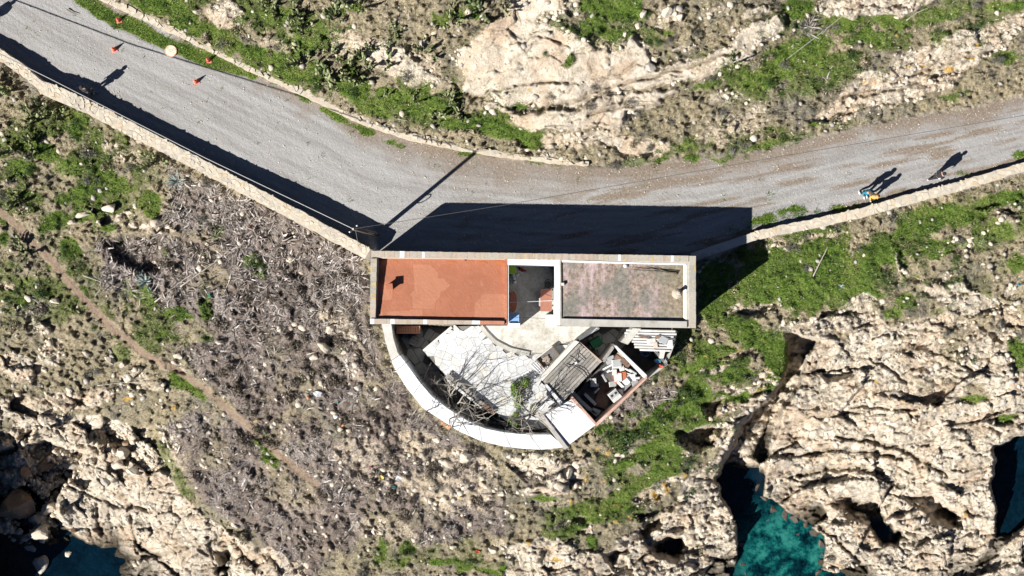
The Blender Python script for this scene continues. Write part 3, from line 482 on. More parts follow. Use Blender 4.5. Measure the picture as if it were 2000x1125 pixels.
# sea
m, nt, b = nmat('sea_water'); p = wpos(nt)
sc_ = N(nt, 'ShaderNodeTexVoronoi'); sc_.inputs['Scale'].default_value = .9; nt.links.new(p, sc_.inputs['Vector'])
nn = noise(nt, .85, 8, .75, p, .1)
wc = ramp(nt, nn, [(.38, (.0006, .005, .009)), (.46, (.0015, .022, .027)), (.53, (.004, .075, .072)), (.63, (.025, .17, .14))])
dp = N(nt, 'ShaderNodeVectorMath', operation='DISTANCE'); nt.links.new(p, dp.inputs[0]); dp.inputs[1].default_value = P(1535, 1085, SEA)
wc = mixc(nt, ramp(nt, math_(nt, 'MULTIPLY_ADD', math_(nt, 'SUBTRACT', nn, .5), .35, math_(nt, 'MULTIPLY', dp.outputs['Value'], .12)), [(.30, (0, 0, 0)), (.58, (1, 1, 1))]), wc, ramp(nt, nn, [(.4, (.001, .005, .010)), (.65, (.002, .014, .026))]))
nt.links.new(wc, b.inputs['Base Color']); b.inputs['Roughness'].default_value = .03; b.inputs['IOR'].default_value = 1.33
bump(nt, b, noise(nt, 4.5, 2, .5, p, .3), .45, .1)
s = MB(P(1000, 562, SEA)); q = 400
s.face([(-q, -q, SEA), (q, -q, SEA), (q, q, SEA), (-q, q, SEA)])
sea = s.build('sea', m); tag(sea, 'dark blue and turquoise sea water in the coves', 'sea', kind='structure')
# ================================================================ masonry materials
M = {}
M['mortar'] = plain('pale_mortar', (.60, .53, .42), (.42, .36, .28), .95, 4, .2, .6, .03)
M['stone_a'] = plain('cream_wall_stone', (.68, .60, .48), (.50, .43, .33), .95, 5, .22, .7, .03)
M['stone_b'] = plain('grey_wall_stone', (.55, .50, .42), (.40, .36, .30), .95, 5, .22, .7, .03)
M['stone_c'] = plain('ochre_wall_stone', (.62, .50, .35), (.46, .36, .24), .95, 5, .22, .7, .03)
m, nt, b = nmat('white_limewash'); p = wpos(nt)
c = ramp(nt, noise(nt, 2.5, 6, .7, p), [(.3, (.58, .58, .58)), (.5, (.70, .70, .70)), (.7, (.77, .77, .77))])
c = mixc(nt, ramp(nt, noise(nt, .9, 6, .75, p, .8), [(.52, (0, 0, 0)), (.68, (.75, .75, .75))]), c, ramp(nt, noise(nt, 9, 4, .7, p), [(.3, (.42, .40, .36)), (.7, (.68, .66, .62))]))
c = mixc(nt, ramp(nt, noise(nt, 11, 3, .8, p), [(.62, (0, 0, 0)), (.68, (.8, .8, .8))]), c, (.36, .34, .30))
nt.links.new(c, b.inputs['Base Color']); b.inputs['Roughness'].default_value = .9; bump(nt, b, noise(nt, 9, 5, .7, p), .4, .03)
M['white'] = m
M['plaster'] = plain('grey_render', (.50, .47, .42), (.33, .31, .28), .95, 3, .25, .5, .02)
M['brick_red'] = plain('terracotta_brick', (.43, .335, .265), (.35, .275, .215), .9, 9, .2, .5, .02)
M['brick_tan'] = plain('tan_brick', (.47, .40, .31), (.37, .31, .24), .9, 9, .2, .5, .02)
M['brick_grey'] = plain('weathered_grey_brick', (.46, .415, .34), (.36, .325, .27), .95, 9, .2, .5, .02)
M['brick_lichen'] = plain('lichen_spotted_coping', (.40, .385, .33), (.27, .26, .22), .95, 7, .2, .5, .02, dirt=(.62, .40, .08))
M['brick_pink'] = plain('pink_brick', (.50, .405, .325), (.40, .325, .255), .9, 9, .2, .5, .02)
M['concrete'] = plain('weathered_concrete', (.50, .48, .43), (.36, .34, .30), .95, 2.5, .25, .4, .02, dirt=(.27, .25, .21))
M['wood_grey'] = plain('weathered_grey_boards', (.36, .335, .30), (.19, .175, .155), .9, 7, .2, .6, .02)
M['wood_b'] = plain('pale_weathered_boards', (.42, .39, .35), (.24, .22, .19), .9, 7, .2, .6, .02)
M['wood_c'] = plain('dark_weathered_boards', (.29, .265, .235), (.14, .13, .115), .9, 7, .2, .6, .02)
M['wood_red'] = plain('red_brown_slats', (.46, .20, .11), (.32, .14, .08), .8, 7, .2, .3, .01)
M['black'] = plain('black_iron', (.02, .02, .022), (.012, .012, .012), .6, 8, .2, .2, .01)
M['bark'] = plain('pale_bark', (.42, .38, .32), (.26, .23, .19), .9, 12, .2, .4, .01)
M['pole_wood'] = plain('pole_timber', (.16, .125, .09), (.10, .08, .06), .9, 8, .2, .4, .01)
M['cable'] = plain('grey_cable', (.26, .26, .26), (.20, .20, .20), .6, 8, .2, .1, .01)
# orange membrane roof with repainted patches
m, nt, b = nmat('orange_roof_membrane'); p = wpos(nt)
br = N(nt, 'ShaderNodeTexVoronoi', distance='CHEBYCHEV'); br.inputs['Scale'].default_value = .55; br.inputs['Randomness'].default_value = .8; nt.links.new(p, br.inputs['Vector'])
sep = N(nt, 'ShaderNodeSeparateColor'); nt.links.new(br.outputs['Color'], sep.inputs[0])
c = ramp(nt, noise(nt, 1.1, 6, .7, p), [(.3, (.34, .118, .058)), (.5, (.39, .14, .072)), (.7, (.43, .165, .087))])
c = mixc(nt, ramp(nt, sep.outputs[0], [(.6, (0, 0, 0)), (.62, (.6, .6, .6))]), c, (.50, .225, .128))
c = mixc(nt, ramp(nt, noise(nt, 7, 5, .8, p), [(.35, (.25, .25, .25)), (.6, (0, 0, 0))]), c, (.34, .125, .065))
c = mixc(nt, ramp(nt, noise(nt, .5, 6, .72, p, .6), [(.5, (0, 0, 0)), (.68, (.5, .5, .5))]), c, (.33, .125, .07))
c = mixc(nt, ramp(nt, noise(nt, 2.2, 7, .8, p, .3), [(.6, (0, 0, 0)), (.72, (.45, .45, .45))]), c, (.58, .33, .22))
nt.links.new(c, b.inputs['Base Color']); b.inputs['Roughness'].default_value = .75; bump(nt, b, noise(nt, 3.0, 6, .7, p, 1.0), .5, .05)
M['orange'] = m
M['orange_wet'] = plain('darker_orange_stain', (.46, .155, .06), (.40, .135, .055), .5, 6, .2, .2, .01)
# mossy pink roof
m, nt, b = nmat('mossy_pink_roof'); p = wpos(nt)
mp = N(nt, 'ShaderNodeMapping'); mp.inputs['Scale'].default_value = (1.5, .28, 1); nt.links.new(p, mp.inputs['Vector'])
st = noise(nt, 1.0, 6, .7, mp.outputs[0]); nh = noise(nt, 5, 6, .75, p); nl = noise(nt, .55, 4, .6, p)
c = ramp(nt, nh, [(.32, (.085, .068, .055)), (.45, (.225, .172, .135)), (.56, (.35, .27, .22)), (.72, (.53, .42, .36))])
c = mixc(nt, ramp(nt, st, [(.50, (0, 0, 0)), (.66, (.85, .85, .85))]), c, ramp(nt, nh, [(.3, (.40, .28, .28)), (.7, (.62, .49, .51))]))
c = mixc(nt, ramp(nt, nl, [(.45, (0, 0, 0)), (.57, (.85, .85, .85))]), c, ramp(nt, nh, [(.3, (.07, .09, .075)), (.7, (.30, .26, .22))]))
sx = N(nt, 'ShaderNodeSeparateXYZ'); nt.links.new(p, sx.inputs[0])
c = mixc(nt, ramp(nt, math_(nt, 'MULTIPLY_ADD', sx.outputs[0], .1, -.3 + .0), [(.46, (0, 0, 0)), (.62, (.7, .7, .7))]), c, ramp(nt, nh, [(.3, (.10, .085, .045)), (.7, (.36, .30, .19))]))
nt.links.new(c, b.inputs['Base Color']); b.inputs['Roughness'].default_value = .95; bump(nt, b, nh, .4, .03)
M['moss'] = m
m, nt, b = nmat('stained_terrace_concrete'); p = wpos(nt)
c = ramp(nt, noise(nt, 1.2, 6, .7, p), [(.3, (.30, .27, .21)), (.5, (.52, .49, .43)), (.7, (.66, .64, .58))])
c = mixc(nt, ramp(nt, noise(nt, 6, 5, .8, p), [(.36, (.5, .5, .5)), (.5, (0, 0, 0))]), c, (.22, .20, .16))
nt.links.new(c, b.inputs['Base Color']); b.inputs['Roughness'].default_value = .9; bump(nt, b, noise(nt, 8, 5, .7, p), .3, .02)
M['court'] = m
M['slab_a'] = plain('pale_paving', (.58, .58, .57), (.44, .44, .43), .9, 3, .25, .4, .02, dirt=(.36, .345, .31))
M['slab_b'] = plain('white_paving', (.64, .64, .63), (.50, .50, .49), .9, 3, .25, .4, .02)
M['slab_c'] = plain('buff_paving', (.66, .63, .56), (.50, .47, .42), .9, 3, .25, .4, .02)
M['joint'] = plain('dark_joint_earth', (.20, .19, .175), (.12, .115, .105), .95, 5, .25, .5, .02)

# ---------------------------------------------------------------- dry-stone walls
def along(pts):
    """resampler: distance (px) -> (point, tangent)"""
    P2 = [Vector((a, b)) for a, b in pts]; Ls = [0]
    for a, b_ in zip(P2, P2[1:]): Ls.append(Ls[-1] + (b_ - a).length)
    def f(d):
        d = max(0, min(d, Ls[-1] - 1e-4)); k = 0
        while Ls[k + 1] < d: k += 1
        t = (d - Ls[k]) / (Ls[k + 1] - Ls[k]); return P2[k].lerp(P2[k + 1], t), (P2[k + 1] - P2[k]).normalized()
    return f, Ls[-1]
def clip(poly, n, d):
    out = []
    for i in range(len(poly)):
        a, b_ = poly[i], poly[(i + 1) % len(poly)]; da = a[0] * n[0] + a[1] * n[1] - d; db = b_[0] * n[0] + b_[1] * n[1] - d
        if da <= 0: out.append(a)
        if (da < 0 < db) or (db < 0 < da):
            t = da / (da - db); out.append((a[0] + (b_[0] - a[0]) * t, a[1] + (b_[1] - a[1]) * t))
    return out
def inpoly(x, y, poly):
    c_ = False
    for i in range(len(poly)):
        ax, ay = poly[i]; bx, by = poly[(i + 1) % len(poly)]
        if (ay > y) != (by > y) and x < (bx - ax) * (y - ay) / (by - ay) + ax: c_ = not c_
    return c_
def vor_cells(poly, sp, gap, seed, jit=.36):
    """irregular stone cells filling an outline"""
    rnd = random.Random(seed); xs = [p_[0] for p_ in poly]; ys = [p_[1] for p_ in poly]; seeds = []
    y = min(ys) + sp * .3; row = 0
    while y < max(ys) + sp * .2:
        x = min(xs) - sp + (row % 2) * sp / 2
        while x < max(xs) + sp:
            seeds.append((x + rnd.uniform(-jit, jit) * sp, y + rnd.uniform(-jit, jit) * sp)); x += sp * rnd.uniform(.7, 1.5)
        y += sp * .85; row += 1
    res = []
    for i, s_ in enumerate(seeds):
        if not inpoly(*s_, poly): continue
        cell = [(s_[0] - sp * 2, s_[1] - sp * 2), (s_[0] + sp * 2, s_[1] - sp * 2), (s_[0] + sp * 2, s_[1] + sp * 2), (s_[0] - sp * 2, s_[1] + sp * 2)]
        for j, q_ in enumerate(seeds):
            dx, dy = q_[0] - s_[0], q_[1] - s_[1]
            if j == i or abs(dx) > 4 * sp or abs(dy) > 4 * sp: continue
            l = math.hypot(dx, dy); nx, ny = dx / l, dy / l; cell = clip(cell, (nx, ny), nx * (s_[0] + q_[0]) / 2 + ny * (s_[1] + q_[1]) / 2 - gap)
            if len(cell) < 3: break
        if len(cell) < 3: continue
        out = []
        for c_ in cell:
            q_ = c_; t_ = 1.0
            while not inpoly(*q_, poly) and t_ > .1: t_ -= .05; q_ = (s_[0] + (c_[0] - s_[0]) * t_, s_[1] + (c_[1] - s_[1]) * t_)
            out.append(q_)
        res.append(out)
    return res
def pave(poly, sp, z, parent, mats, gap=.5, seed=1, zr=None, thick=.05, limit=300):
    rnd = random.Random(seed + 100); n = 0
    for cell in vor_cells(poly, sp, gap, seed)[:limit]:
        mb = MB(tx); zz = z + thick * rnd.uniform(.75, 1.1); qp(mb, cell, z - .02, zz, zr if zr is not None else z)
        mb.build('slab', mats[rnd.choices(range(len(mats)), [5, 4, 1.5][:len(mats)])[0]], parent); n += 1
    return n
def stone_wall(name, label, pts, hw, top, sp, zb=-1.4, crumble=0.0, seed=3, wbar=14.0, relief=.02):
    """px centre line, half width and height along it; irregular stones bedded in a mortar core"""
    f, Lt = along(pts); root = empty(name, P(*pts[0], 0)); tag(root, label, 'wall'); rnd = random.Random(seed)
    mb = MB(root.location); n = int(Lt / 8); Lp = []; Rp = []
    for i in range(n + 1):
        d = Lt * i / n; c_, t = f(d); nrm = Vector((-t.y, t.x)); w = hw(d) * .97
        Lp.append(c_ + nrm * (w + rnd.uniform(-1.6, 1.0))); Rp.append(c_ - nrm * (w + rnd.uniform(-1.6, 1.0)))
    for i in range(n):
        z0, z1 = top(Lt * i / n), top(Lt * (i + 1) / n)
        tp = [P(Rp[i].x, Rp[i].y, z0), P(Rp[i + 1].x, Rp[i + 1].y, z1), P(Lp[i + 1].x, Lp[i + 1].y, z1), P(Lp[i].x, Lp[i].y, z0)]
        mb.hull([Vector((x.x, x.y, zb)) for x in tp], tp)
    o = mb.build('wall_core', M['mortar'], root); fix(o)
    cells = vor_cells([(0, -wbar), (Lt, -wbar), (Lt, wbar), (0, wbar)], sp, .3, seed, .42)
    for cell in cells[:300]:
        cx = sum(c_[0] for c_ in cell) / len(cell)
        edge_ = max(abs(c_[1]) for c_ in cell) > wbar * .8
        if rnd.random() < crumble * (1.6 if edge_ else .5): continue
        q = []
        ex = rnd.uniform(.94, 1.12) if edge_ else 1.0
        for d, k in cell:
            c_, t = f(d); nrm = Vector((-t.y, t.x)); q.append(tuple(c_ + nrm * (k / wbar * hw(d) * ex)))
        zt = top(cx); h = rnd.uniform(.0, relief); mb = MB(root.location); n_ = len(q)
        b0 = [P(u, v, zt - .10) for u, v in q]; cc = sum(b0, Vector((0, 0, 0))) / n_
        t0 = [Vector((x.x + (cc.x - x.x) * .10, x.y + (cc.y - x.y) * .10, zt + h + rnd.uniform(-.012, .012))) for x in b0]
        a = sum(b0[i].x * b0[(i + 1) % n_].y - b0[(i + 1) % n_].x * b0[i].y for i in range(n_))
        if a < 0: b0 = b0[::-1]; t0 = t0[::-1]
        mb.hull(b0, t0); mb.build('stone', M[rnd.choices(('stone_a', 'stone_b', 'stone_c'), (7, 2, 1.2))[0]], root)
    return root
def fix(o):
    bm = bmesh.new(); bm.from_mesh(o.data); bmesh.ops.recalc_face_normals(bm, faces=bm.faces); bm.to_mesh(o.data); bm.free()

wpts = [(-70, 66), (0, 106), (45, 138), (85, 172), (130, 190), (180, 213), (300, 275), (400, 327), (500, 379), (600, 432), (718, 496)]
hww = lambda d: np.interp(d, [0, 120, 175, 190, 240, 400, 700, 900], [10, 10, 9, 13, 13.5, 13, 12.5, 12])
topw = lambda d: np.interp(d, [0, 150, 250, 290, 420, 600, 760, 900], [.55, .75, .95, .72, .75, .9, 1.15, 1.25])
stone_wall('stone_wall', 'thick cream stone wall along the lower edge of the gravel road, left of the house', wpts, hww, topw, 9.3, -1.4, .10, 3, 14.0)
epts = [(1468, 462), (1530, 448), (1600, 434), (1680, 416), (1750, 396), (1830, 375), (1900, 356), (2000, 326), (2090, 300)]
stone_wall('stone_wall', 'narrow pale stone wall along the lower road edge right of the house', epts, lambda d: np.interp(d, [0, 300, 650], [9, 10, 9]), lambda d: .46, 10.5, -1.4, .06, 4, 9.5)
# low shaded plastered stretch joining house and right wall
mb = MB(P(1360, 505)); a, c_ = (1352, 502), (1472, 462)
for i in range(6):
    t0, t1 = i / 6, (i + 1) / 6; q = []
    for t, sgn in ((t0, 1), (t1, 1), (t1, -1), (t0, -1)):
        u, v = a[0] + (c_[0] - a[0]) * t, a[1] + (c_[1] - a[1]) * t; q.append(P(u + sgn * 2.6, v + sgn * 7.5, .35))
    mb.hull([Vector((x.x, x.y, -1.5)) for x in q], q)
o = mb.build('rendered_wall', M['concrete']); fix(o); tag(o, 'smooth grey rendered wall stub between the house corner and the right stone wall', 'wall')
npts = [(120, -48), (210, 0), (340, 60), (480, 128), (600, 182), (700, 232), (800, 266), (900, 289), (1000, 304), (1080, 314), (1150, 320)]
stone_wall('stone_kerb_wall', 'low crumbling stone edging along the upper side of the gravel road', npts, lambda d: np.interp(d, [0, 300, 560, 760, 1000, 1150], [7, 7, 9, 7.5, 5, 4.5]), lambda d: .30 + .05 * math.sin(d * .05), 9.0, -.3, .22, 5, 7.5, .09)

# ---------------------------------------------------------------- house
ZR = 3.5
def Q(u, v, z, zr=ZR):
    w = P(u, v, zr); return Vector((w.x, w.y, z))
def qp(mb, px, z0, z1, zr=ZR):
    """prism from a photo-pixel polygon; z1 may be a list per corner"""
    n = len(px); z1 = z1 if isinstance(z1, (list, tuple)) else [z1] * n
    b0 = [Q(u, v, z0, zr) for u, v in px]; t0 = [Q(px[i][0], px[i][1], z1[i], zr) for i in range(n)]
    a = sum(b0[i].x * b0[(i + 1) % n].y - b0[(i + 1) % n].x * b0[i].y for i in range(n))
    if a < 0: b0 = b0[::-1]; t0 = t0[::-1]
    mb.hull(b0, t0)
hx = P(1040, 565, -3.4); house = empty('house', hx); tag(house, 'long flat-roofed house with an orange roof, a mossy pink roof and a white court between', 'house')
def hpart(name, mat, prisms, parent=None, bevel=0.0, zr=ZR):
    mb = MB(hx)
    for px, z0, z1 in prisms: qp(mb, px, z0, z1, zr)
    o = mb.build(name, mat, house, bevel=bevel)
    if parent is not None: o.parent = parent
    return o
hpart('wall', M['white'], [([(725, 489), (991, 493), (991, 634.4), (722, 633)], -3.4, 2.85)])
hpart('wall', M['white'], [([(1086, 495), (1360, 499), (1360, 641), (1086, 636.4)], -3.4, 2.85)])
hpart('court_wall', M['white'], [([(991.2, 505.5), (1085.8, 506.5), (1085.8, 518), (991.2, 517)], -3.4, 3.36), ([(991.2, 493), (1085.8, 494.9), (1085.8, 506.2), (991.2, 505.2)], -3.4, 3.38)])
rw = hpart('roof', M['orange'], [([(738, 503.4), (986, 506), (986, 626), (735, 621.5)], 2.853, [2.98, 2.98, 3.27, 3.27])]); rw['label'] = 'flat terracotta orange membrane roof'
hpart('roof_lip', M['orange'], [([(986, 506), (991, 506.2), (991, 634.2), (986, 634.1)], 2.853, 3.36)], rw)
hpart('roof_edge', M['white'], [([(991.05, 506.2), (993.4, 506.2), (993.4, 634.2), (991.05, 634.2)], 2.6, 3.33)])
for (cu, cv, ru, rv) in ((771, 512, 6, 3.2), (881, 513, 9, 2.8), (919, 511, 7, 1.8), (942, 513.5, 10, 2.6), (975, 514, 12, 4.5)):
    mb = MB(hx); pts = [(cu + ru * math.cos(t) * (1 + .12 * math.sin(3 * t + cu)), cv + rv * math.sin(t)) for t in [2 * math.pi * k / 14 for k in range(14)]]
    zz = [2.98 + .29 * (v - 504.5) / 118 + .010 for u, v in pts]
    mb.face([Q(u, v, z_, 3.0) for (u, v), z_ in zip(pts[::-1], zz[::-1])]); mb.build('roof_stain', M['orange_wet'], house).parent = rw
re_ = hpart('roof', M['moss'], [([(1096, 512), (1341, 516), (1341, 627.6), (1097, 622)], 2.853, [3.30, 3.24, 3.24, 3.32])]); re_['label'] = 'flat pink roof stained with moss and dark streaks'
hpart('roof_lip', M['concrete'], [([(1093.5, 506.8), (1095.8, 507), (1096.8, 635), (1094.2, 636)], 2.853, 3.40)], re_)
hpart('court_coping', M['white'], [([(1086, 506.4), (1093.3, 506.6), (1094, 636.2), (1086, 636)], 2.853, 3.41)])
# parapets
hpart('parapet', M['plaster'], [([(725, 489), (991, 493), (991, 505.8), (738, 503.2), (724.6, 503.2)], 2.853, 3.36)])
hpart('parapet', M['plaster'], [([(724.6, 503.3), (737.8, 503.4), (734.8, 621.5), (722.2, 621.4)], 2.853, 3.36)])
hpart('parapet', M['plaster'], [([(722.2, 621.6), (985.8, 626.2), (985.8, 634.2), (722, 633)], 2.853, 3.36)])
hpart('parapet', M['plaster'], [([(1086, 495), (1360, 499), (1360, 511), (1342, 515.4), (1093.4, 506.2), (1086, 506.2)], 2.853, 3.36)])
hpart('parapet', M['plaster'], [([(1342, 515.6), (1360, 511.2), (1360, 641), (1342, 640.8)], 2.853, 3.36)])
hpart('parapet', M['concrete'], [([(1097, 622.2), (1341.8, 627.8), (1341.8, 640.7), (1097, 636.8)], 2.853, 3.47)])
hpart('roof_fillet', M['white'], [([(1096.5, 508), (1341, 515.4), (1341, 517.6), (1097, 511.9)], 3.25, [3.37, 3.37, 3.33, 3.35])])
hpart('roof_fillet', M['slab_c'], [([(1336, 517.8), (1341.6, 517.8), (1341.6, 627.5), (1336, 627.5)], 3.2, [3.26, 3.37, 3.37, 3.26])])
hpart('roof_fillet', M['brick_pink'], [([(741, 502.2), (986, 505), (986, 507), (741, 504.6)], 2.9, [3.37, 3.37, 3.2, 3.2])])
BR = {}
for key in ('brick_red', 'brick_tan', 'brick_grey', 'brick_lichen', 'brick_pink', 'white', 'orange'):
    mb = MB(); mb.box((0, 0, 0), (1, 1, 1)); 
    mb.v = [(x * (1 - .02 * (z_ > 0)) + .3 * random.uniform(-.03, .03), y * (1 - .04 * (z_ > 0)), z_ + random.uniform(-.03, .03)) for x, y, z_ in mb.v]
    BR[key] = mb.mesh('brick', M[key])
def bricks(p0, p1, q0, q1, step, pick):
    """row of coping bricks filling the strip between edges p0-p1 and q0-q1"""
    a0, a1, b0, b1 = [Vector(x) for x in (p0, p1, q0, q1)]; n = int(round((a1 - a0).length / step))
    for i in range(n):
        t = (i + .5) / n; e0 = a0.lerp(a1, t); e1 = b0.lerp(b1, t); c_ = (e0 + e1) / 2; w = (e1 - e0)
        key = pick(t, c_)
        if key is None: continue
        o = bpy.data.objects.new('brick', BR[key]); COL.objects.link(o); o.parent = house
        o.location = Q(c_.x, c_.y, 3.37 + .05 + random.uniform(-.004, .004)) - hx
        tx = (a1 - a0).normalized()
        o.rotation_euler = (random.uniform(-.015, .015), random.uniform(-.015, .015), -math.atan2(tx.y, tx.x) + random.uniform(-.01, .01))
        o.scale = ((a1 - a0).length / n * PX * random.uniform(.975, 1), w.length * PX * random.uniform(.9, .99), .11)
def pickN(t, c_):
    u = c_.x
    if 778 < u < 792 or abs(u - 829) < 2.5 or abs(u - 1208) < 2.5 or abs(u - 1311) < 2.5: return 'white'
    if u < 745: return random.choice(('brick_pink', 'brick_grey'))
    if u < 1005: return random.choices(('brick_tan', 'brick_grey', 'brick_pink', 'brick_red'), (5, 2.5, 1.5, 1))[0]
    if u < 1170: return random.choices(('brick_red', 'brick_tan', 'brick_pink', 'brick_lichen'), (5, 2.5, 2, 1))[0]
    return random.choices(('brick_grey', 'brick_tan', 'brick_lichen', 'brick_red'), (5, 2, 2, 1.2))[0]
bricks((726, 489.5), (1345, 499.2), (726, 502.4), (1345, 511.5), 4.9, pickN)
bricks((723.5, 505), (722.5, 620), (736, 505), (733.5, 620), 9.0, lambda t, c_: 'brick_lichen' if .28 < t < .62 else random.choice(('brick_grey', 'brick_grey', 'brick_pink', 'white') if t > .75 else ('brick_grey', 'brick_grey', 'brick_lichen')))
bricks((1346, 500), (1346, 640), (1359.5, 500), (1359.5, 640.5), 9.0, lambda t, c_: 'brick_lichen' if .1 < t < .5 else 'brick_grey')
bricks((723, 622.3), (985, 627), (723, 632.5), (985, 633.8), 8.0, lambda t, c_: 'orange' if t > .82 else random.choices(('brick_pink', 'brick_tan', 'white', 'brick_red', 'brick_grey'), (4, 3, 2.2, 1.5, 1.5))[0])
mb = MB(hx)

# roof vents
def vent(name, label, u, v, zb, size, mat, hood=True, lean=0.0):
    o_ = P(u, v, zb); root = empty(name, o_); tag(root, label, 'vent')
    mb = MB(o_); mb.box(o_ + Vector((0, 0, size[2] / 2 - .02)), size, .1); mb.build('duct', mat, root, bevel=.01)
    if hood:
        mb = MB(o_); mb.box(o_ + Vector((0, 0, size[2] + .02)), (size[0] * 1.35, size[1] * 1.35, .05), .1, (lean, 0)); mb.build('cap', mat, root, bevel=.01)
    return root
v1 = vent('chimney', 'small orange painted chimney box standing on the orange roof', 762, 561, 3.10, (.30, .30, .44), M['orange'])
mb = MB(v1.location); mb.tube([v1.location + Vector((.02, -.15, .03)), v1.location + Vector((.0, -.55, .05)), v1.location + Vector((-.03, -.8, .06))], .012, 5); mb.build('stay_wire', M['black'], v1)
vent('roof_vent', 'tiny cream vent block at the left edge of the mossy pink roof', 1099, 555, 3.30, (.16, .16, .20), M['slab_c'], False)
o_ = P(1322, 573, 3.24); root = empty('chimney_cowl', o_); tag(root, 'round rubble-mounded chimney pot on the right end of the mossy pink roof', 'chimney')
mb = MB(o_)
for k, (rr, zz) in enumerate(((.34, 0), (.30, .08), (.2, .16))): pass
ring = lambda r, z_, n=12, ph=0: [o_ + Vector((r * math.cos(ph + 2 * math.pi * k / n) * random.uniform(.88, 1.1), r * math.sin(ph + 2 * math.pi * k / n) * random.uniform(.88, 1.1), z_)) for k in range(n)]
mb.hull(ring(.30, 0), ring(.22, .08)); mb.hull(ring(.21, .08), ring(.12, .13)); mb.build('mortar_mound', M['brick_tan'], root)
mb = MB(o_); mb.tube([o_ + Vector((.04, .03, .1)), o_ + Vector((.04, .03, .47))], .09, 12); mb.build('pot', M['brick_tan'], root)
mb = MB(o_); mb.hull([x + Vector((.04, .03, 0)) for x in ring(.14, .48)], [x + Vector((.04, .03, 0)) for x in ring(.06, .54)]); mb.build('cap', M['brick_grey'], root)
o_ = P(1222, 519, 3.27); mb = MB(o_); mb.hull(ring(.14, 0), ring(.11, .09)); mb.hull(ring(.1, .09), ring(.05, .13)); o = mb.build('roof_drain_dome', M['slab_b'], None, True); tag(o, 'small pale dome at the upper edge of the mossy pink roof', 'drain')
o_ = P(909, 507, 3.0); mb = MB(o_); mb.tube([o_ + Vector((0, .12, .05)), o_ + Vector((0, -.06, .05))], .05, 8); o = mb.build('drain_spout', M['black']); tag(o, 'small dark drain spout in the upper parapet of the orange roof', 'drain')
for k in range(5):
    pts = []; u, v = 1322, 537 - k; 
    for j in range(6): pts.append(P(u - j * (9 + 3 * k), v - j * (3.2 - .4 * k) + random.uniform(-1, 1), 3.3 + .03 * k))
    if k == 0: br_root = empty('dry_branch', pts[0]); tag(br_root, 'thin dry forked branch lying on the mossy pink roof near its upper right corner', 'branch'); 
    mb = MB(br_root.location); mb.tube(pts, [.022 - .003 * j for j in range(6)], 5); mb.build('twig', M['pole_wood'], br_root)

# ---------------------------------------------------------------- terrace
M['shadedark'] = plain('shade_dark_surface', (.17, .16, .145), (.07, .066, .06), .95, 3, .25, .5, .02)  # colour darkened in place of shade in the trench and under the planks
tx = P(960, 760, -3.4); terr = empty('terrace', tx); tag(terr, 'walled half-round terrace with pale paving below the house', 'terrace')
def tpart(name, mat, prisms, zr, parent=None, bevel=0.0):
    mb = MB(tx)
    for px, z0, z1 in prisms: qp(mb, px, z0, z1, zr)
    o = mb.build(name, mat, terr, bevel=bevel)
    if parent is not None: o.parent = parent
    return o
LOWZ, PLZ, WTZ = -2.55, -0.85, 0.05
tpart('lower_floor', M['shadedark'], [([(768, 628), (782, 690), (800, 715), (820, 745), (850, 780), (905, 820), (960, 845), (1020, 852), (1075, 852), (1105, 862), (1160, 822), (1255, 735), (1290, 712), (1316, 650), (1316, 628)], -3.35, LOWZ)], LOWZ)
PLAT = [(826, 686), (882, 638), (938, 636), (948, 650), (966, 668), (996, 683), (1034, 691), (1062, 690), (1094, 672), (1130, 662), (1128, 672), (1056, 745), (1094, 786), (1064, 816), (1068, 838), (1010, 836), (968, 808), (874, 737)]
COURT = [(991.4, 517), (1085.6, 518), (1085.6, 637), (1168, 638), (1154, 648), (1130, 662), (1094, 672), (1062, 690), (1034, 691), (996, 683), (966, 668), (948, 650), (938, 636), (991.4, 636)]
pf = tpart('platform', M['joint'], [(PLAT, -3.3, PLZ)], PLZ)
tpart('court_floor', M['court'], [(COURT, -3.3, PLZ + .03)], PLZ)
ns = pave(PLAT, 15.5, PLZ, terr, [M['slab_a'], M['slab_b'], M['slab_c']], .22, 5)
LOWP = [(778, 640), (880, 640), (828, 686), (872, 736), (905, 765), (880, 780), (840, 770), (800, 712)]
ns += pave(LOWP, 22, LOWZ, terr, [M['plaster'], M['concrete']], .6, 8)
PITP = [(1136, 668), (1180, 640), (1250, 642), (1215, 680), (1188, 690), (1176, 702)]
ns += pave(PITP, 20, LOWZ, terr, [M['plaster'], M['concrete']], .6, 9)
# raised edge kerbs of the platform
def strip(name, mat, pts, hw, z0, z1, parent, root_loc, zr):
    mb = MB(root_loc); f, Lt = along(pts); n = max(1, int(Lt / 8)); prev = None
    for i in range(n + 1):
        c_, t = f(Lt * i / n); nr = Vector((-t.y, t.x)); cur = (c_ + nr * hw, c_ - nr * hw)
        if prev: qp(mb, [tuple(prev[0]), tuple(cur[0]), tuple(cur[1]), tuple(prev[1])], z0, z1, zr)
        prev = cur
    return mb.build(name, mat, parent)
strip('kerb', M['slab_c'], [(827, 685), (882, 639)], 2.4, -1.2, PLZ + .10, terr, tx, PLZ)
strip('kerb', M['concrete'], [(939, 637), (949, 650), (967, 668), (997, 683), (1034, 691)], 4.0, -1.2, PLZ + .13, terr, tx, PLZ)
strip('kerb', M['slab_b'], [(1170, 640), (1155, 648), (1130, 663)], 2.6, -1.2, PLZ + .08, terr, tx, PLZ)
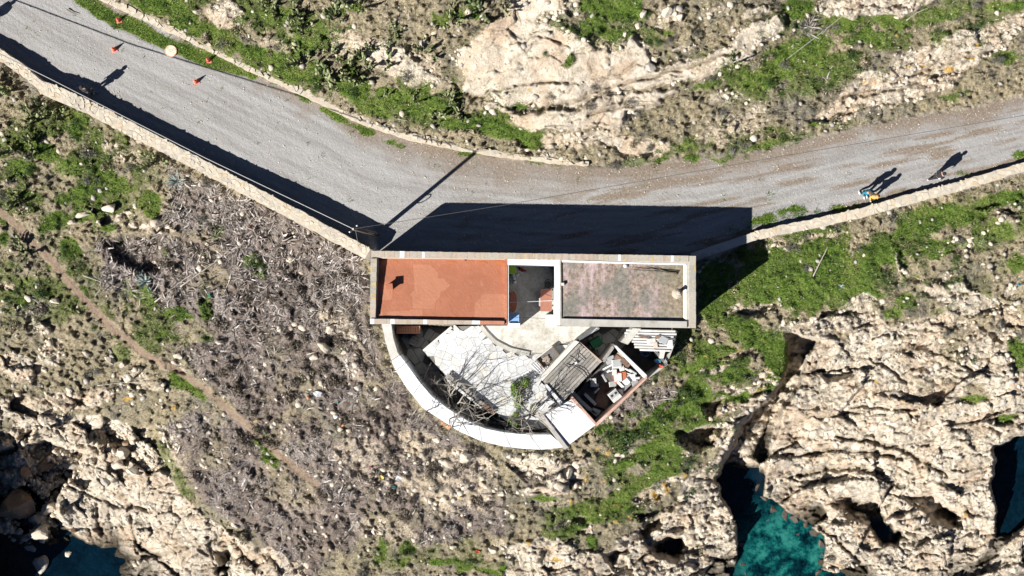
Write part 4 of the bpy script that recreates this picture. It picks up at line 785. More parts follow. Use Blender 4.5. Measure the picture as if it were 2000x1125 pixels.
# curved white wall, in jointed segments
OUT = [(745, 632), (752, 666), (763, 702), (771, 721), (793, 757), (826, 798), (860, 820), (898, 844), (940, 862), (980, 872), (1020, 877), (1059, 879), (1104, 874)]
INN = [(764, 632), (768, 660), (777, 690), (793, 710), (818, 745), (843, 774), (874, 798), (913, 822), (946, 837), (980, 844), (1015, 848), (1052, 849), (1076, 849)]
fo, Lo = along(OUT); fi, Li = along(INN)
cuts = [0, .155, .20, .32, .42, .53, .66, .78, .90, 1.0]
for k in range(len(cuts) - 1):
    a, b_ = cuts[k] + (.0012 if k else 0), cuts[k + 1] - .0012; n = max(2, int((b_ - a) * 60)); mb = MB(tx)
    for i in range(n):
        q = []
        for t, g in ((a + (b_ - a) * i / n, 'o'), (a + (b_ - a) * (i + 1) / n, 'o'), (a + (b_ - a) * (i + 1) / n, 'i'), (a + (b_ - a) * i / n, 'i')):
            c_, _ = (fo(t * Lo) if g == 'o' else fi(t * Li)); q.append((c_, g))
        tp = [Q(c_.x, c_.y, WTZ - (.14 if g == 'o' else 0) + (.0 if k else .05), WTZ) for c_, g in q]; bt = [Vector((x.x, x.y, -3.35)) for x in tp]
        # slight outward batter on the outer face
        for j, (c_, g) in enumerate(q):
            if g == 'o': bt[j] = bt[j] + (tp[j] - Q(960, 700, 0, WTZ)).normalized() * .25; bt[j].z = -3.35
        mb.hull(bt[::-1], tp[::-1])
    o = mb.build('wall_segment', M['plaster'] if k == 0 else M['white'], terr); fix(o)
mb = MB(tx)
mb.box(P(1034, 848, .1), (.36, .12, .1), .0); mb.build('wall_block', M['concrete'], terr)
# white flat shed roof at the lower right of the terrace
o_ = P(1112, 825, -1); wr = empty('white_shed_roof', o_); tag(wr, 'flat whitewashed shed roof at the lower corner of the terrace', 'shed')
mb = MB(o_); qp(mb, [(1061, 813), (1116, 779), (1163, 830), (1105, 874)], -3.3, [.0, .12, .06, -.06], 0); mb.build('roof', M['white'], wr, bevel=.02)
mb = MB(o_); qp(mb, [(1052, 812), (1060, 808), (1110, 874), (1102, 877)], -.2, .09, 0); mb.build('edge_kerb', M['plaster'], wr)

# ---------------------------------------------------------------- plank-roofed shed
o_ = P(1115, 725, -3); sh = empty('plank_shed', o_); tag(sh, 'shed with a weathered grey plank roof beside the paved terrace', 'shed')
A0, A1, A2, A3 = Vector((1131, 670)), Vector((1174, 708)), Vector((1099, 786)), Vector((1058, 746))
mb = MB(o_); qp(mb, [tuple(A0.lerp(A2, .03)), tuple(A1.lerp(A3, .03)), tuple(A2.lerp(A0, .03)), tuple(A3.lerp(A1, .03))], -3.3, .18, .25); mb.build('wall', M['shadedark'], sh)
for i in range(9):
    t0, t1 = i / 9 + .011, (i + 1) / 9 - .011; mb = MB(o_); e = random.uniform(-.03, .03)
    q = [A0.lerp(A1, t0) , A0.lerp(A1, t1), A3.lerp(A2, t1), A3.lerp(A2, t0)]
    d = (A3 - A0).normalized()
    q = [q[0] + d * random.uniform(-2, 1), q[1] + d * random.uniform(-2, 1), q[2] + d * random.uniform(-3, 2), q[3] + d * random.uniform(-3, 2)]
    zz = .22 + random.uniform(0, .03)
    qp(mb, [tuple(x) for x in q], .19, zz, .25); mb.build('plank', M[('wood_grey', 'wood_b', 'wood_c')[(i * 2 + i // 3) % 3]], sh)
mb = MB(o_); qp(mb, [(1122, 665), (1131, 668), (1059, 744), (1053, 738)], -.6, .30, .25); mb.build('edge_beam', M['slab_c'], sh)
mb = MB(o_); qp(mb, [(1131, 667), (1135, 670), (1176, 706), (1172, 709)], .19, .33, .25); mb.build('edge_batten', M['brick_red'], sh)
mb = MB(o_); qp(mb, [(1063, 752), (1068, 750), (1098, 785), (1093, 790)], -.2, .36, .25); mb.build('edge_batten', M['slab_b'], sh)
# old aerial on its roof
o_ = P(1125, 709, .26); an = empty('broken_aerial', o_); tag(an, 'black bent aerial rods with a white hub lying on the grey plank roof', 'aerial')
mb = MB(o_); mb.box(o_ + Vector((0, 0, .06)), (.14, .14, .1), .3); mb.build('hub', M['white'], an)
for pts in ([(1125, 709), (1127, 690), (1128, 683)], [(1127, 690), (1133, 697), (1142, 704)], [(1125, 709), (1112, 716), (1104, 712)], [(1104, 712), (1110, 717), (1118, 716)], [(1120, 716), (1135, 726), (1148, 742)], [(1122, 714), (1138, 722), (1150, 736)], [(1125, 708), (1118, 702), (1110, 697)]):
    mb = MB(o_); mb.tube([P(u, v, .32 + .05 * (k % 2)) for k, (u, v) in enumerate(pts)], .02, 5); mb.build('rod', M['black'], an)

# ---------------------------------------------------------------- roofless shed full of junk
o_ = P(1190, 760, -3); rs = empty('roofless_shed', o_); tag(rs, 'roofless square shed with pinkish walls full of discarded junk', 'shed')
M['pinkwall'] = plain('pink_brick_wall_top', (.55, .34, .26), (.42, .27, .21), .9, 4, .25, .4, .02, dirt=(.60, .50, .44))
def wall(name, mat, q, z1, parent, loc, zr=.2, z0=-3.3):
    mb = MB(loc); qp(mb, q, z0, z1, zr); return mb.build(name, mat, parent, bevel=.01)
wall('wall', M['slab_b'], [(1198, 675), (1204, 675), (1264, 733), (1259, 739)], .22, rs, o_)
wall('wall', M['pinkwall'], [(1259.2, 739.2), (1264, 733.2), (1264, 740), (1166, 833), (1161, 829)], .18, rs, o_)
wall('wall', M['pinkwall'], [(1114, 778), (1118, 774), (1164, 825.5), (1160.8, 829)], .24, rs, o_)
wall('wall', M['wood_grey'], [(1196, 676), (1197.8, 675.2), (1199.5, 680), (1180, 708), (1174, 704)], .26, rs, o_)
wall('floor', M['shadedark'], [(1176, 710), (1200, 682), (1257, 739), (1162, 826), (1118, 778)], -1.35, rs, o_, -1.35)
M['rust'] = plain('rust_red_panel', (.50, .14, .06), (.36, .10, .05), .8, 6, .2, .3, .01)
M['junkwhite'] = plain('scuffed_white_enamel', (.66, .66, .64), (.50, .50, .48), .5, 4, .25, .2, .01, dirt=(.45, .40, .34))
M['junkgrey'] = plain('dull_grey_plastic', (.40, .41, .41), (.28, .29, .29), .6, 5, .2, .2, .01)
M['junkbrown'] = plain('brown_scrap_board', (.20, .12, .085), (.12, .075, .055), .9, 5, .2, .3, .01)
M['bluepaint'] = plain('blue_painted_wood', (.24, .40, .64), (.18, .31, .52), .6, 5, .2, .2, .01)
def boxthing(name, label, cat, u, v, zb, size, deg, mat, group=None, parts=None, tilt=None, bev=.012):
    o_ = P(u, v, zb); root = empty(name, o_, R(deg)); tag(root, label, cat, group)
    mb = MB(); mb.box((0, 0, size[2] / 2), size, 0, tilt); mb.build('body', mat, root, bevel=bev)
    for (pn, pm, c_, s_) in (parts or []):
        mb = MB(); mb.box(c_, s_, 0, tilt); mb.build(pn, pm, root, bevel=.004)
    return root
J = -1.35
boxthing('red_crate', 'rust-red open crate with a white board across it in the roofless shed', 'crate', 1209, 735, J, (.75, .62, .75), 5, M['rust'], None, [('lid', M['junkwhite'], (-.14, .0, .78), (.46, .50, .05))])
boxthing('old_stove', 'white enamel stove dumped near the right wall of the roofless shed', 'stove', 1198, 770, J, (.62, .62, .95), 38, M['junkwhite'], None, [('hob', M['junkgrey'], (0, .08, .965), (.56, .34, .025)), ('burner', M['black'], (-.14, .1, .985), (.14, .14, .02)), ('burner', M['black'], (.14, .1, .985), (.14, .14, .02)), ('door_handle', M['junkgrey'], (0, -.33, .7), (.4, .03, .03))])
boxthing('washing_machine', 'white box-shaped appliance by the upper wall of the roofless shed', 'appliance', 1202, 709, J, (.55, .5, .85), 4, M['junkwhite'], None, [('panel', M['junkgrey'], (0, -.26, .75), (.5, .02, .12)), ('lid', M['junkgrey'], (0, .02, .862), (.44, .36, .02))])
boxthing('storage_bin', 'dark grey lidded bin beside the white appliance in the roofless shed', 'bin', 1190, 702, J, (.5, .4, .6), 20, M['junkgrey'], None, [('lid', M['junkgrey'], (0, 0, .62), (.54, .44, .04))])
boxthing('blue_white_box', 'pale box in the shade by the plank roof edge', 'box', 1158, 746, J, (.34, .5, .5), 3, M['junkwhite'], None, [('flap', M['junkwhite'], (.22, -.16, .4), (.16, .16, .03))])
for k, (u, v, l, w, a, mt, zz) in enumerate(((1134, 782, 1.5, .17, -47, 'junkwhite', .25), (1150, 797, 1.3, .2, -42, 'junkwhite', .2), (1152, 779, .95, .17, -45, 'junkwhite', .3), (1127, 781, .95, .12, -45, 'junkgrey', .35), (1163, 803, .5, .3, -25, 'junkwhite', .2), (1165, 762, .4, .1, 45, 'junkwhite', .35))):
    boxthing('scrap_board', ['long pale board leaning along the lower left wall of the roofless shed', 'pale board lying past the end of the long board in the roofless shed', 'short pale board in the middle of the roofless shed floor', 'narrow grey board against the lower left wall of the roofless shed', 'stubby pale block near the lowest corner of the roofless shed', 'tiny pale batten in the shade of the roofless shed'][k], 'board', u, v, J + .02, (l, w, zz), a, M[mt])
boxthing('brown_panel', 'brown scrap panel on the shaded floor of the roofless shed', 'panel', 1178, 775, J, (.8, 1.3, .12), -20, M['junkbrown'])
JL = ['white scrap strip {} the red crate in the roofless shed']
spots = [(1196, 722, .7, .14, 20, 'above'), (1184, 727, .5, .12, 35, 'left of'), (1218, 706, .5, .3, -30, 'far above'), (1225, 722, .6, .1, -25, 'right of'), (1232, 738, .55, .4, 10, 'well right of'), (1222, 746, .45, .35, 40, 'just below and right of'), (1196, 750, .4, .3, 10, 'just below'), (1213, 752, .6, .16, -45, 'below'), (1214, 719, .3, .3, 15, 'touching the top of'), (1228, 730, .5, .08, -15, 'at the right end beyond'), (1244, 738, .3, .12, 0, 'farthest right of'), (1206, 699, .4, .3, -40, 'at the top corner above')]
for k, (u, v, l, w, a, wh) in enumerate(spots):
    mt = 'junkwhite' if k not in (2, 11) else 'junkbrown'
    boxthing('scrap_piece', ('brown' if mt == 'junkbrown' else 'white') + ' scrap piece lying ' + wh + ' the red crate in the roofless shed', 'scrap', u, v, J + .55 + .04 * (k % 4), (l, w, .1 + .05 * (k % 3)), a, M[mt], None, None, (random.uniform(-.25, .25), random.uniform(-.25, .25)))

for k, (u, v, l, w, a, mt, lab) in enumerate(((1188, 716, .75, .1, 28, 'junkwhite', 'long white slat crossing the left end of the junk heap'), (1200, 727, .28, .34, 0, 'slab_c', 'cream box lid standing above the red crate'), (1236, 726, .5, .07, -35, 'junkgrey', 'grey rail along the upper wall of the roofless shed'), (1240, 748, .4, .3, 20, 'junkgrey', 'grey panel near the right corner of the roofless shed'), (1222, 756, .7, .2, 42, 'junkgrey', 'grey tray against the right wall of the roofless shed'), (1212, 764, .3, .3, 12, 'black', 'black box beside the white stove'), (1226, 712, .35, .25, 50, 'junkbrown', 'brown carton near the upper wall of the roofless shed'), (1213, 692, .45, .3, -42, 'brick_pink', 'pinkish sack in the top corner of the roofless shed'), (1180, 738, .5, .1, -60, 'junkgrey', 'thin grey lath left of the red crate'), (1236, 733, .25, .2, 15, 'junkwhite', 'small white carton right of the red crate'))):
    boxthing('scrap_piece', lab, 'scrap', u, v, J + .6 + .05 * (k % 3), (l, w, .1 + .06 * (k % 3)), a, M[mt], None, None, (random.uniform(-.25, .25), random.uniform(-.25, .25)))

# ---------------------------------------------------------------- pit right of sheds, slatted roof
o_ = P(1268, 668, -3); sr = empty('slatted_shelter', o_); tag(sr, 'shelter roofed with pale battens under the right end of the house', 'shelter')
for k in range(8):
    v0 = 646 + k * 5.4; u0 = 1222 - (0 if k < 3 else -(k - 2) * 5); u1 = 1319 - k * 1.2
    mb = MB(o_); mb.tube([P(u0 + random.uniform(-3, 3), v0 - 1, -.1), P((u0 + u1) / 2, v0, -.02 + random.uniform(0, .05)), P(u1 + random.uniform(-3, 3), v0 + 1, -.12)], .068, 7); mb.build('batten', M['slab_b'] if k % 3 else M['slab_c'], sr)
mb = MB(o_); qp(mb, [(1224, 646), (1314, 646), (1312, 684), (1250, 684)], -.4, -.2, -.1); mb.build('deck', M['joint'], sr)
mb = MB(o_); qp(mb, [(1236, 641), (1252, 642), (1226, 673), (1212, 668)], -2.55, .05, 0); mb.build('beam', M['concrete'], sr)
mb = MB(o_); qp(mb, [(1291, 684), (1300, 684), (1296, 700), (1288, 700)], -2.8, -.3, -.3); mb.build('post', M['slab_c'], sr)
for k, (u, v, l, w, a, mt, lab) in enumerate(((1272, 667, .5, .36, 5, 'junkwhite', 'white square board lying on the left of the batten roof'), (1295, 664, .55, .4, -25, 'junkgrey', 'grey tilted tray on the batten roof'), (1308, 672, .34, .48, 2, 'junkwhite', 'white upright rectangle at the right end of the batten roof'), (1283, 659, .4, .16, 30, 'junkbrown', 'brown scrap stick in the middle of the batten roof'), (1258, 658, .7, .1, -14, 'junkbrown', 'dark brown strip across the upper left of the batten roof'), (1280, 674, .25, .35, 10, 'brick_pink', 'pink broken tile at the lower edge of the batten roof'))):
    boxthing('roof_junk', lab, 'scrap', u, v, .02, (l, w, .08), a, M[mt], None, None, (random.uniform(-.2, .2), random.uniform(-.15, .15)))
wall_o = P(1300, 690, -3)
mb = MB(wall_o); strip_pts = [(1320, 646), (1316, 668), (1304, 700), (1294, 716), (1262, 738)]
ow = strip('pit_wall', M['plaster'], strip_pts, 3.0, -3.4, -.75, None, wall_o, -.75); ow.location = wall_o; tag(ow, 'low curved boundary wall behind the shelter at the right end of the terrace', 'wall')
o_ = P(1288, 697, -1); rl = empty('handrail', o_); tag(rl, 'thin double metal rail slanting below the batten roof', 'railing')
for dx in (0, 3.5):
    mb = MB(o_); mb.tube([P(1273 + dx, 680, -.5), P(1302 + dx, 714, -.6)], .025, 6); mb.build('rail', M['cable'], rl)
o_ = P(1258, 686, LOWZ); tb = empty('blue_tub', o_); tag(tb, 'round blue-grey plastic tub in the dark pit', 'tub')
mb = MB(o_); n = 20
rg = lambda r, z_: [o_ + Vector((r * math.cos(2 * math.pi * k / n), r * math.sin(2 * math.pi * k / n), z_)) for k in range(n)]
for (r0, z0, r1, z1) in ((.22, 0, .30, .55), (.30, .55, .32, .57), (.32, .57, .27, .57), (.27, .57, .2, .06)):
    A_, B_ = rg(r0, z0), rg(r1, z1)
    for k in range(n): mb.face([A_[k], A_[(k + 1) % n], B_[(k + 1) % n], B_[k]])
mb.face(rg(.2, .06)); M['tub'] = plain('blue_grey_plastic', (.17, .24, .38), (.12, .18, .30), .5, 5, .2, .1, .01); mb.build('shell', M['tub'], tb, True)
boxthing('green_sheet', 'green plastic sheet folded in the pit beside the plank shed', 'sheet', 1163, 668, LOWZ, (.7, .5, .35), 30, plain('green_plastic', (.03, .22, .10), (.02, .15, .07), .5, 5, .2, .1, .01), None, None, (.2, .15))
o_ = P(1170, 684, LOWZ); ch = empty('metal_chair_frame', o_, .5); tag(ch, 'rusty bare chair frame in the pit below the green sheet', 'chair')
for pn, pts in (('leg', [(-.2, -.2, 0), (-.2, -.2, .45)]), ('leg', [(.2, -.2, 0), (.2, -.2, .45)]), ('leg', [(-.2, .2, 0), (-.2, .2, .85)]), ('leg', [(.2, .2, 0), (.2, .2, .85)]), ('seat_frame', [(-.2, -.2, .45), (.2, -.2, .45), (.2, .2, .45), (-.2, .2, .45), (-.2, -.2, .45)]), ('back_rail', [(-.2, .2, .85), (.2, .2, .85)])):
    mb = MB(); mb.tube(pts, .018, 6); mb.build(pn, M['concrete'], ch)
# ================================================================ people
def skin_mesh(name, verts, edges, radii, mat, parent, root=0, sub=1, smooth=True):
    bm = bmesh.new(); lay = bm.verts.layers.skin.verify(); vs = [bm.verts.new(v) for v in verts]
    for a, b_ in edges: bm.edges.new((vs[a], vs[b_]))
    for v, r in zip(vs, radii): v[lay].radius = (r, r) if not isinstance(r, tuple) else r
    vs[root][lay].use_root = True
    me = bpy.data.meshes.new(name); bm.to_mesh(me); bm.free(); me.materials.append(mat)
    o = link(name, me, parent); s = o.modifiers.new('skin', 'SKIN'); s.use_smooth_shade = smooth
    if sub: q = o.modifiers.new('sub', 'SUBSURF'); q.levels = sub; q.render_levels = sub
    return o
def ell(mb, c_, r, n=10, m_=6, zmin=-1.0):
    for i in range(m_):
        t0 = math.pi * (i / m_ - .5); t1 = math.pi * ((i + 1) / m_ - .5)
        if math.sin(t1) <= zmin: continue
        for j in range(n):
            a0, a1 = 2 * math.pi * j / n, 2 * math.pi * (j + 1) / n
            f = lambda t, a: (c_[0] + r[0] * math.cos(t) * math.cos(a), c_[1] + r[1] * math.cos(t) * math.sin(a), c_[2] + r[2] * math.sin(t))
            mb.face([f(t0, a0), f(t0, a1), f(t1, a1), f(t1, a0)])
SKIN = plain('skin', (.46, .28, .20), (.42, .25, .18), .6, 10, .2, .05, .002)
def cloth(n, c_): return plain(n, c_, tuple(x * .8 for x in c_), .9, 9, .25, .2, .005)
def person(label, u, v, heading, hgt, shirt, trousers, hair, shoes, stride=.28, sleeves=True, lean=.05, extra=None):
    root = empty('person', P(u, v, 0.0), R(heading)); tag(root, label, 'person'); k = hgt / 1.74; root.scale = (k, k, k)
    st = stride
    J_ = {'pel': (0, 0, .95), 'che': (0, lean * .6, 1.24), 'nb': (0, lean, 1.45), 'nk': (0, lean + .02, 1.53), 'hd': (0, lean + .05, 1.62), 'ht': (0, lean + .04, 1.70),
          'sl': (-.18, lean, 1.41), 'sr': (.18, lean, 1.41), 'el': (-.225, lean - .08 - st * .15, 1.13), 'er': (.225, lean - .08 + st * .25, 1.13), 'wl': (-.20, lean - st * .45 + .08, .90), 'wr': (.20, lean + st * .5 + .08, .92),
          'hl': (-.095, 0, .90), 'hr': (.095, 0, .90), 'kl': (-.10, st * .55 + .03, .50), 'kr': (.10, -st * .3 + .05, .50), 'al': (-.10, st, .09), 'ar': (.10, -st * 1.05, .13), 'tl': (-.11, st + .17, .04), 'tr': (.11, -st * 1.05 + .15, .03)}
    names = list(J_); ix = {n: i for i, n in enumerate(names)}
    V_ = [J_[n] for n in names]
    rad = dict(pel=.12, che=.13, nb=.075, nk=.055, hd=.095, ht=.075, sl=.06, sr=.06, el=.042, er=.042, wl=.03, wr=.03, hl=.085, hr=.085, kl=.06, kr=.06, al=.038, ar=.038, tl=.03, tr=.03)
    E_ = [('pel', 'che'), ('che', 'nb'), ('nb', 'nk'), ('nk', 'hd'), ('hd', 'ht'), ('nb', 'sl'), ('nb', 'sr'), ('sl', 'el'), ('sr', 'er'), ('el', 'wl'), ('er', 'wr'), ('pel', 'hl'), ('pel', 'hr'), ('hl', 'kl'), ('hr', 'kr'), ('kl', 'al'), ('kr', 'ar'), ('al', 'tl'), ('ar', 'tr')]
    edges = [(ix[a], ix[b_]) for a, b_ in E_]; radii = [rad[n] for n in names]
    for sd, w in ((-1, 'wl'), (1, 'wr')):                      # hands: palm and five bent fingers
        wv = Vector(J_[w]); palm = wv + Vector((0, .03, -.075)); V_.append(tuple(palm)); radii.append(.026); pi_ = len(V_) - 1; edges.append((ix[w], pi_))
        for fk, (fx, fl) in enumerate(((-.028, .062), (-.010, .074), (.009, .070), (.026, .054))):
            a = palm + Vector((0, fx, -.05 - fl * .3)); b_ = a + Vector((-sd * .018, .01, -fl * .6))
            V_.append(tuple(a)); radii.append(.009); V_.append(tuple(b_)); radii.append(.007); n_ = len(V_); edges += [(pi_, n_ - 2), (n_ - 2, n_ - 1)]
        a = palm + Vector((-sd * .02, .045, -.005)); b_ = a + Vector((-sd * .01, .02, -.035)); V_.append(tuple(a)); radii.append(.010); V_.append(tuple(b_)); radii.append(.008); n_ = len(V_); edges += [(pi_, n_ - 2), (n_ - 2, n_ - 1)]
    body = skin_mesh('body', V_, edges, radii, SKIN, root)
    hd = Vector(J_['hd'])
    mb = MB(); mb.tube([hd + Vector((0, .085, .02)), hd + Vector((0, .125, -.025))], [.012, .018], 6); mb.build('nose', SKIN, body)
    mb = MB(); mb.box(hd + Vector((0, .097, -.06)), (.05, .012, .012)); mb.build('mouth', cloth('lips', (.35, .13, .11)), body)
    for sx in (-1, 1):
        mb = MB(); ell(mb, hd + Vector((sx * .036, .088, .015)), (.014, .01, .01), 8, 5); mb.build('eye', M['black'], body)
        mb = MB(); ell(mb, hd + Vector((sx * .098, .0, .0)), (.014, .025, .035), 8, 5); mb.build('ear', SKIN, body)
    S_ = ['pel', 'che', 'nb', 'sl', 'sr', 'el', 'er'] + (['wl', 'wr'] if sleeves else []); si = {n: i for i, n in enumerate(S_)}
    se = [('pel', 'che'), ('che', 'nb'), ('nb', 'sl'), ('nb', 'sr'), ('sl', 'el'), ('sr', 'er')] + ([('el', 'wl'), ('er', 'wr')] if sleeves else [])
    sr_ = dict(pel=.17, che=.185, nb=.10, sl=.10, sr=.10, el=.075, er=.075, wl=.05, wr=.05)
    skin_mesh('jacket', [J_[n] if n != 'pel' else (0, 0, .90) for n in S_], [(si[a], si[b_]) for a, b_ in se], [sr_[n] for n in S_], shirt, root)
    T_ = ['pel', 'hl', 'hr', 'kl', 'kr', 'al', 'ar']; ti = {n: i for i, n in enumerate(T_)}; tr_ = dict(pel=.135, hl=.10, hr=.10, kl=.072, kr=.072, al=.055, ar=.055)
    skin_mesh('trousers', [J_[n] for n in T_], [(ti[a], ti[b_]) for a, b_ in (('pel', 'hl'), ('pel', 'hr'), ('hl', 'kl'), ('hr', 'kr'), ('kl', 'al'), ('kr', 'ar'))], [tr_[n] for n in T_], trousers, root)
    for a, t in (('al', 'tl'), ('ar', 'tr')):
        mb = MB(); A_, B_ = Vector(J_[a]), Vector(J_[t]); ell(mb, (A_ * .45 + B_ * .55) - Vector((0, 0, .01)), (.055, .14, .05)); mb.build('shoe', shoes, root, True)
    mb = MB(); ell(mb, hd + Vector((0, -.02, .03)), (.108, .12, .115), 12, 8, -.1); mb.build('hair', hair, root, True)
    for (pn, pm, c_, r_) in (extra or []):
        mb = MB(); ell(mb, c_, r_, 10, 6); mb.build(pn, pm, root, True)
    return root
blk = cloth('black_fabric', (.018, .018, .022)); dk = cloth('charcoal_fabric', (.05, .05, .06)); teal = cloth('teal_fabric', (.01, .20, .30)); amber = cloth('amber_fabric', (.80, .42, .10)); wht = cloth('white_fabric', (.78, .78, .78)); brn = cloth('brown_hair', (.10, .06, .035)); blond = cloth('fair_hair', (.55, .33, .12))
person('walker in a teal jacket on the right stretch of the gravel road', 1682, 378, 190, 1.80, teal, blk, brn, wht, .14)
person('walker in an amber top and white-striped black trousers beside the teal walker', 1696, 386, 185, 1.70, amber, blk, blond, wht, .16, True, .05, [('waist_bag', wht, (.06, -.16, .98), (.16, .06, .10)), ('scarf', wht, (.12, .10, 1.30), (.05, .05, .12))])
person('walker all in black with white shoes, rightmost on the gravel road', 1819, 346, -75, 1.72, blk, blk, blk, wht, .26, True, .12, [('shoulder_bag', wht, (.2, .05, 1.08), (.05, .11, .08))])
person('dark-clothed person standing in the shade of the left stone wall', 180, 182, -20, 1.76, blk, dk, blk, M['junkgrey'], .06)
person('passer-by at the far left end of the road, known by a shadow entering the frame', -33, 50, 110, 1.74, dk, dk, blk, blk, .2)

# ================================================================ cones, sign, pole, wires
M['cone'] = plain('traffic_cone_red', (.70, .09, .04), (.60, .07, .03), .6, 6, .2, .1, .005)
M['cone_base'] = plain('faded_cone_base', (.80, .30, .22), (.72, .24, .17), .7, 6, .2, .1, .005)
for (u, v, a, lab) in ((233, 40, 12, 'orange traffic cone at the grass edge, topmost of the four'), (224, 97, 20, 'red traffic cone in mid road, nearest the left wall'), (408, 118, 8, 'orange traffic cone on the grass edge right of the round disc'), (384, 160, 25, 'red traffic cone in mid road below the round disc')):
    o_ = P(u, v, .004); root = empty('traffic_cone', o_, R(a)); tag(root, lab, 'cone', 'traffic cones on the road')
    mb = MB(); q = [(-.17, -.17), (.17, -.17), (.17, .17), (-.17, .17)]; mb.hull([(x, y, 0) for x, y in q], [(x * .9, y * .9, .04) for x, y in q]); mb.build('base', M['cone_base'], root, bevel=.008)
    mb = MB(); mb.tube([(0, 0, .04), (0, 0, .22), (0, 0, .47)], [.125, .085, .028], 14); mb.build('cone', M['cone'], root, True)
    mb = MB(); mb.tube([(0, 0, .27), (0, 0, .34)], [.078, .062], 14); mb.build('band', M['cone_base'], root, True)
o_ = P(334, 100, .03); root = empty('round_disc', o_, .2); tag(root, 'round cream disc with a faded pink rim lying on the road edge', 'sign')
mb = MB(); mb.tube([(0, 0, .0), (0, 0, .05)], .325, 40); mb.build('face', plain('faded_cream_paint', (.80, .66, .50), (.74, .60, .46), .6, 5, .2, .1, .005, dirt=(.66, .60, .50)), root)
mb = MB()
for k in range(40):
    a0, a1 = 2 * math.pi * k / 40, 2 * math.pi * (k + 1) / 40
    for r0, z0, r1, z1 in ((.30, .056, .345, .056), (.345, .056, .345, -.01), (.30, .045, .30, .056)):
        mb.face([(r0 * math.cos(a0), r0 * math.sin(a0), z0), (r1 * math.cos(a0), r1 * math.sin(a0), z1), (r1 * math.cos(a1), r1 * math.sin(a1), z1), (r0 * math.cos(a1), r0 * math.sin(a1), z0)])
mb.build('rim', plain('faded_pink_rim', (.74, .46, .34), (.66, .38, .27), .6, 5, .2, .1, .005), root)
mb = MB()
for c_, s_ in (((-.08, .02), (.10, .03)), ((-.07, -.06), (.12, .03)), ((.09, .02), (.03, .13)), ((.05, .09), (.10, .025))): mb.box((c_[0], c_[1], .0525), (s_[0], s_[1], .003))
mb.build('worn_mark', plain('worn_grey_print', (.58, .55, .48), (.66, .58, .47), .7, 8, .25, .1, .005), root)
M['darkcable'] = plain('dark_cable', (.10, .095, .09), (.07, .07, .07), .6, 8, .2, .1, .01)
# utility pole leaning over the wall corner
pb = P(737, 457, 0); pt = P(690, 447, 6.0); root = empty('utility_pole', pb); tag(root, 'dark timber utility pole at the wall corner left of the house', 'pole')
mb = MB(pb); mb.tube([pb + Vector((0, 0, -.3)), pb.lerp(pt, .5), pt], [.13, .115, .09], 12); mb.build('post', M['pole_wood'], root, True)
mb = MB(pb); d = Vector((.35, .3, 0)); mb.tube([pt - d * .6 + Vector((0, 0, -.15)), pt + d * .6 + Vector((0, 0, -.15))], .04, 6); mb.build('crossarm', M['cable'], root)
for s_ in (-.55, .0, .55):
    c_ = pt + d * s_; mb = MB(pb); mb.tube([c_ + Vector((0, 0, -.12)), c_ + Vector((0, 0, .0)), c_ + Vector((0, 0, .06))], [.02, .05, .03], 8); mb.build('insulator', M['white'], root)
cc = pb.lerp(pt, .42); mb = MB(pb); rr = []
for k in range(25): t = 2 * math.pi * k / 24; rr.append(cc + Vector((.18 + .22 * math.cos(t), -.06, .30 * math.sin(t))))
mb.tube(rr, .03, 6); mb.build('cable_coil', M['black'], root)
def wire(label, pts, r=.016, mat='cable', sag=0.0):
    n = 30; f = [Vector(p_) for p_ in pts]; out = []
    for a, b_ in zip(f, f[1:]):
        for k in range(n): t = k / n; q = a.lerp(b_, t); q.z -= sag * 4 * t * (1 - t); out.append(q)
    out.append(f[-1]); mb = MB(out[0]); mb.tube(out, r, 5); o = mb.build('overhead_wire', M[mat]); tag(o, label, 'wire')
wire('overhead wire running from the pole along the left stone wall', [pt, P(400, 308, 4.6), P(100, 155, 3.1), P(-160, 26, 2.4)], .03)
wire('overhead wire running from the pole across the road to the right', [pt, P(1000, 398, 5.5), P(1500, 310, 5.4), P(2160, 198, 5.9)], .014, 'darkcable')
wire('thin stay wire from the pole down to the left stone wall', [pb.lerp(pt, .92), P(700, 480, 1.2)], .012)
wire('clothes line strung across the white court', [P(994, 591, 2.4), P(1081, 587, 2.4)], .013, 'white', .03)
wire('dark cable sagging across the lower mouth of the white court', [P(994, 619, 1.6), P(1066, 622, 1.2)], .012, 'black', .1)

# ================================================================ things in the court
F0 = PLZ + .035
def table(name, label, u, v, size, hgt, deg, mat, oval=False):
    o_ = P(u, v, F0); root = empty(name, o_, R(deg)); tag(root, label, 'table'); mb = MB()
    if oval: pts = [(size[0] / 2 * math.cos(2 * math.pi * k / 24), size[1] / 2 * math.sin(2 * math.pi * k / 24)) for k in range(24)]
    else: c = .06; x, y = size[0] / 2, size[1] / 2; pts = [(-x + c, -y), (x - c, -y), (x, -y + c), (x, y - c), (x - c, y), (-x + c, y), (-x, y - c), (-x, -y + c)]
    mb.prism(pts, hgt - .05, hgt); mb.build('top', mat, root, bevel=.008)
    for sx in (-1, 1):
        for sy in (-1, 1): mb = MB(); mb.box((sx * size[0] * .32, sy * size[1] * .36, (hgt - .05) / 2), (.06, .06, hgt - .05)); mb.build('leg', mat, root)
    return root
M['terracotta'] = plain('terracotta_paint', (.38, .13, .07), (.30, .10, .055), .7, 5, .2, .2, .01)
table('oval_table', 'oval terracotta table against the left side of the court', 1002, 589, (.46, 1.25), .7, 0, M['terracotta'], True)
table('court_table', 'rectangular red-brown table at the right side of the court', 1066, 586, (.68, 1.32), .72, 0, plain('red_brown_tabletop', (.33, .14, .09), (.27, .11, .07), .7, 5, .2, .2, .01))
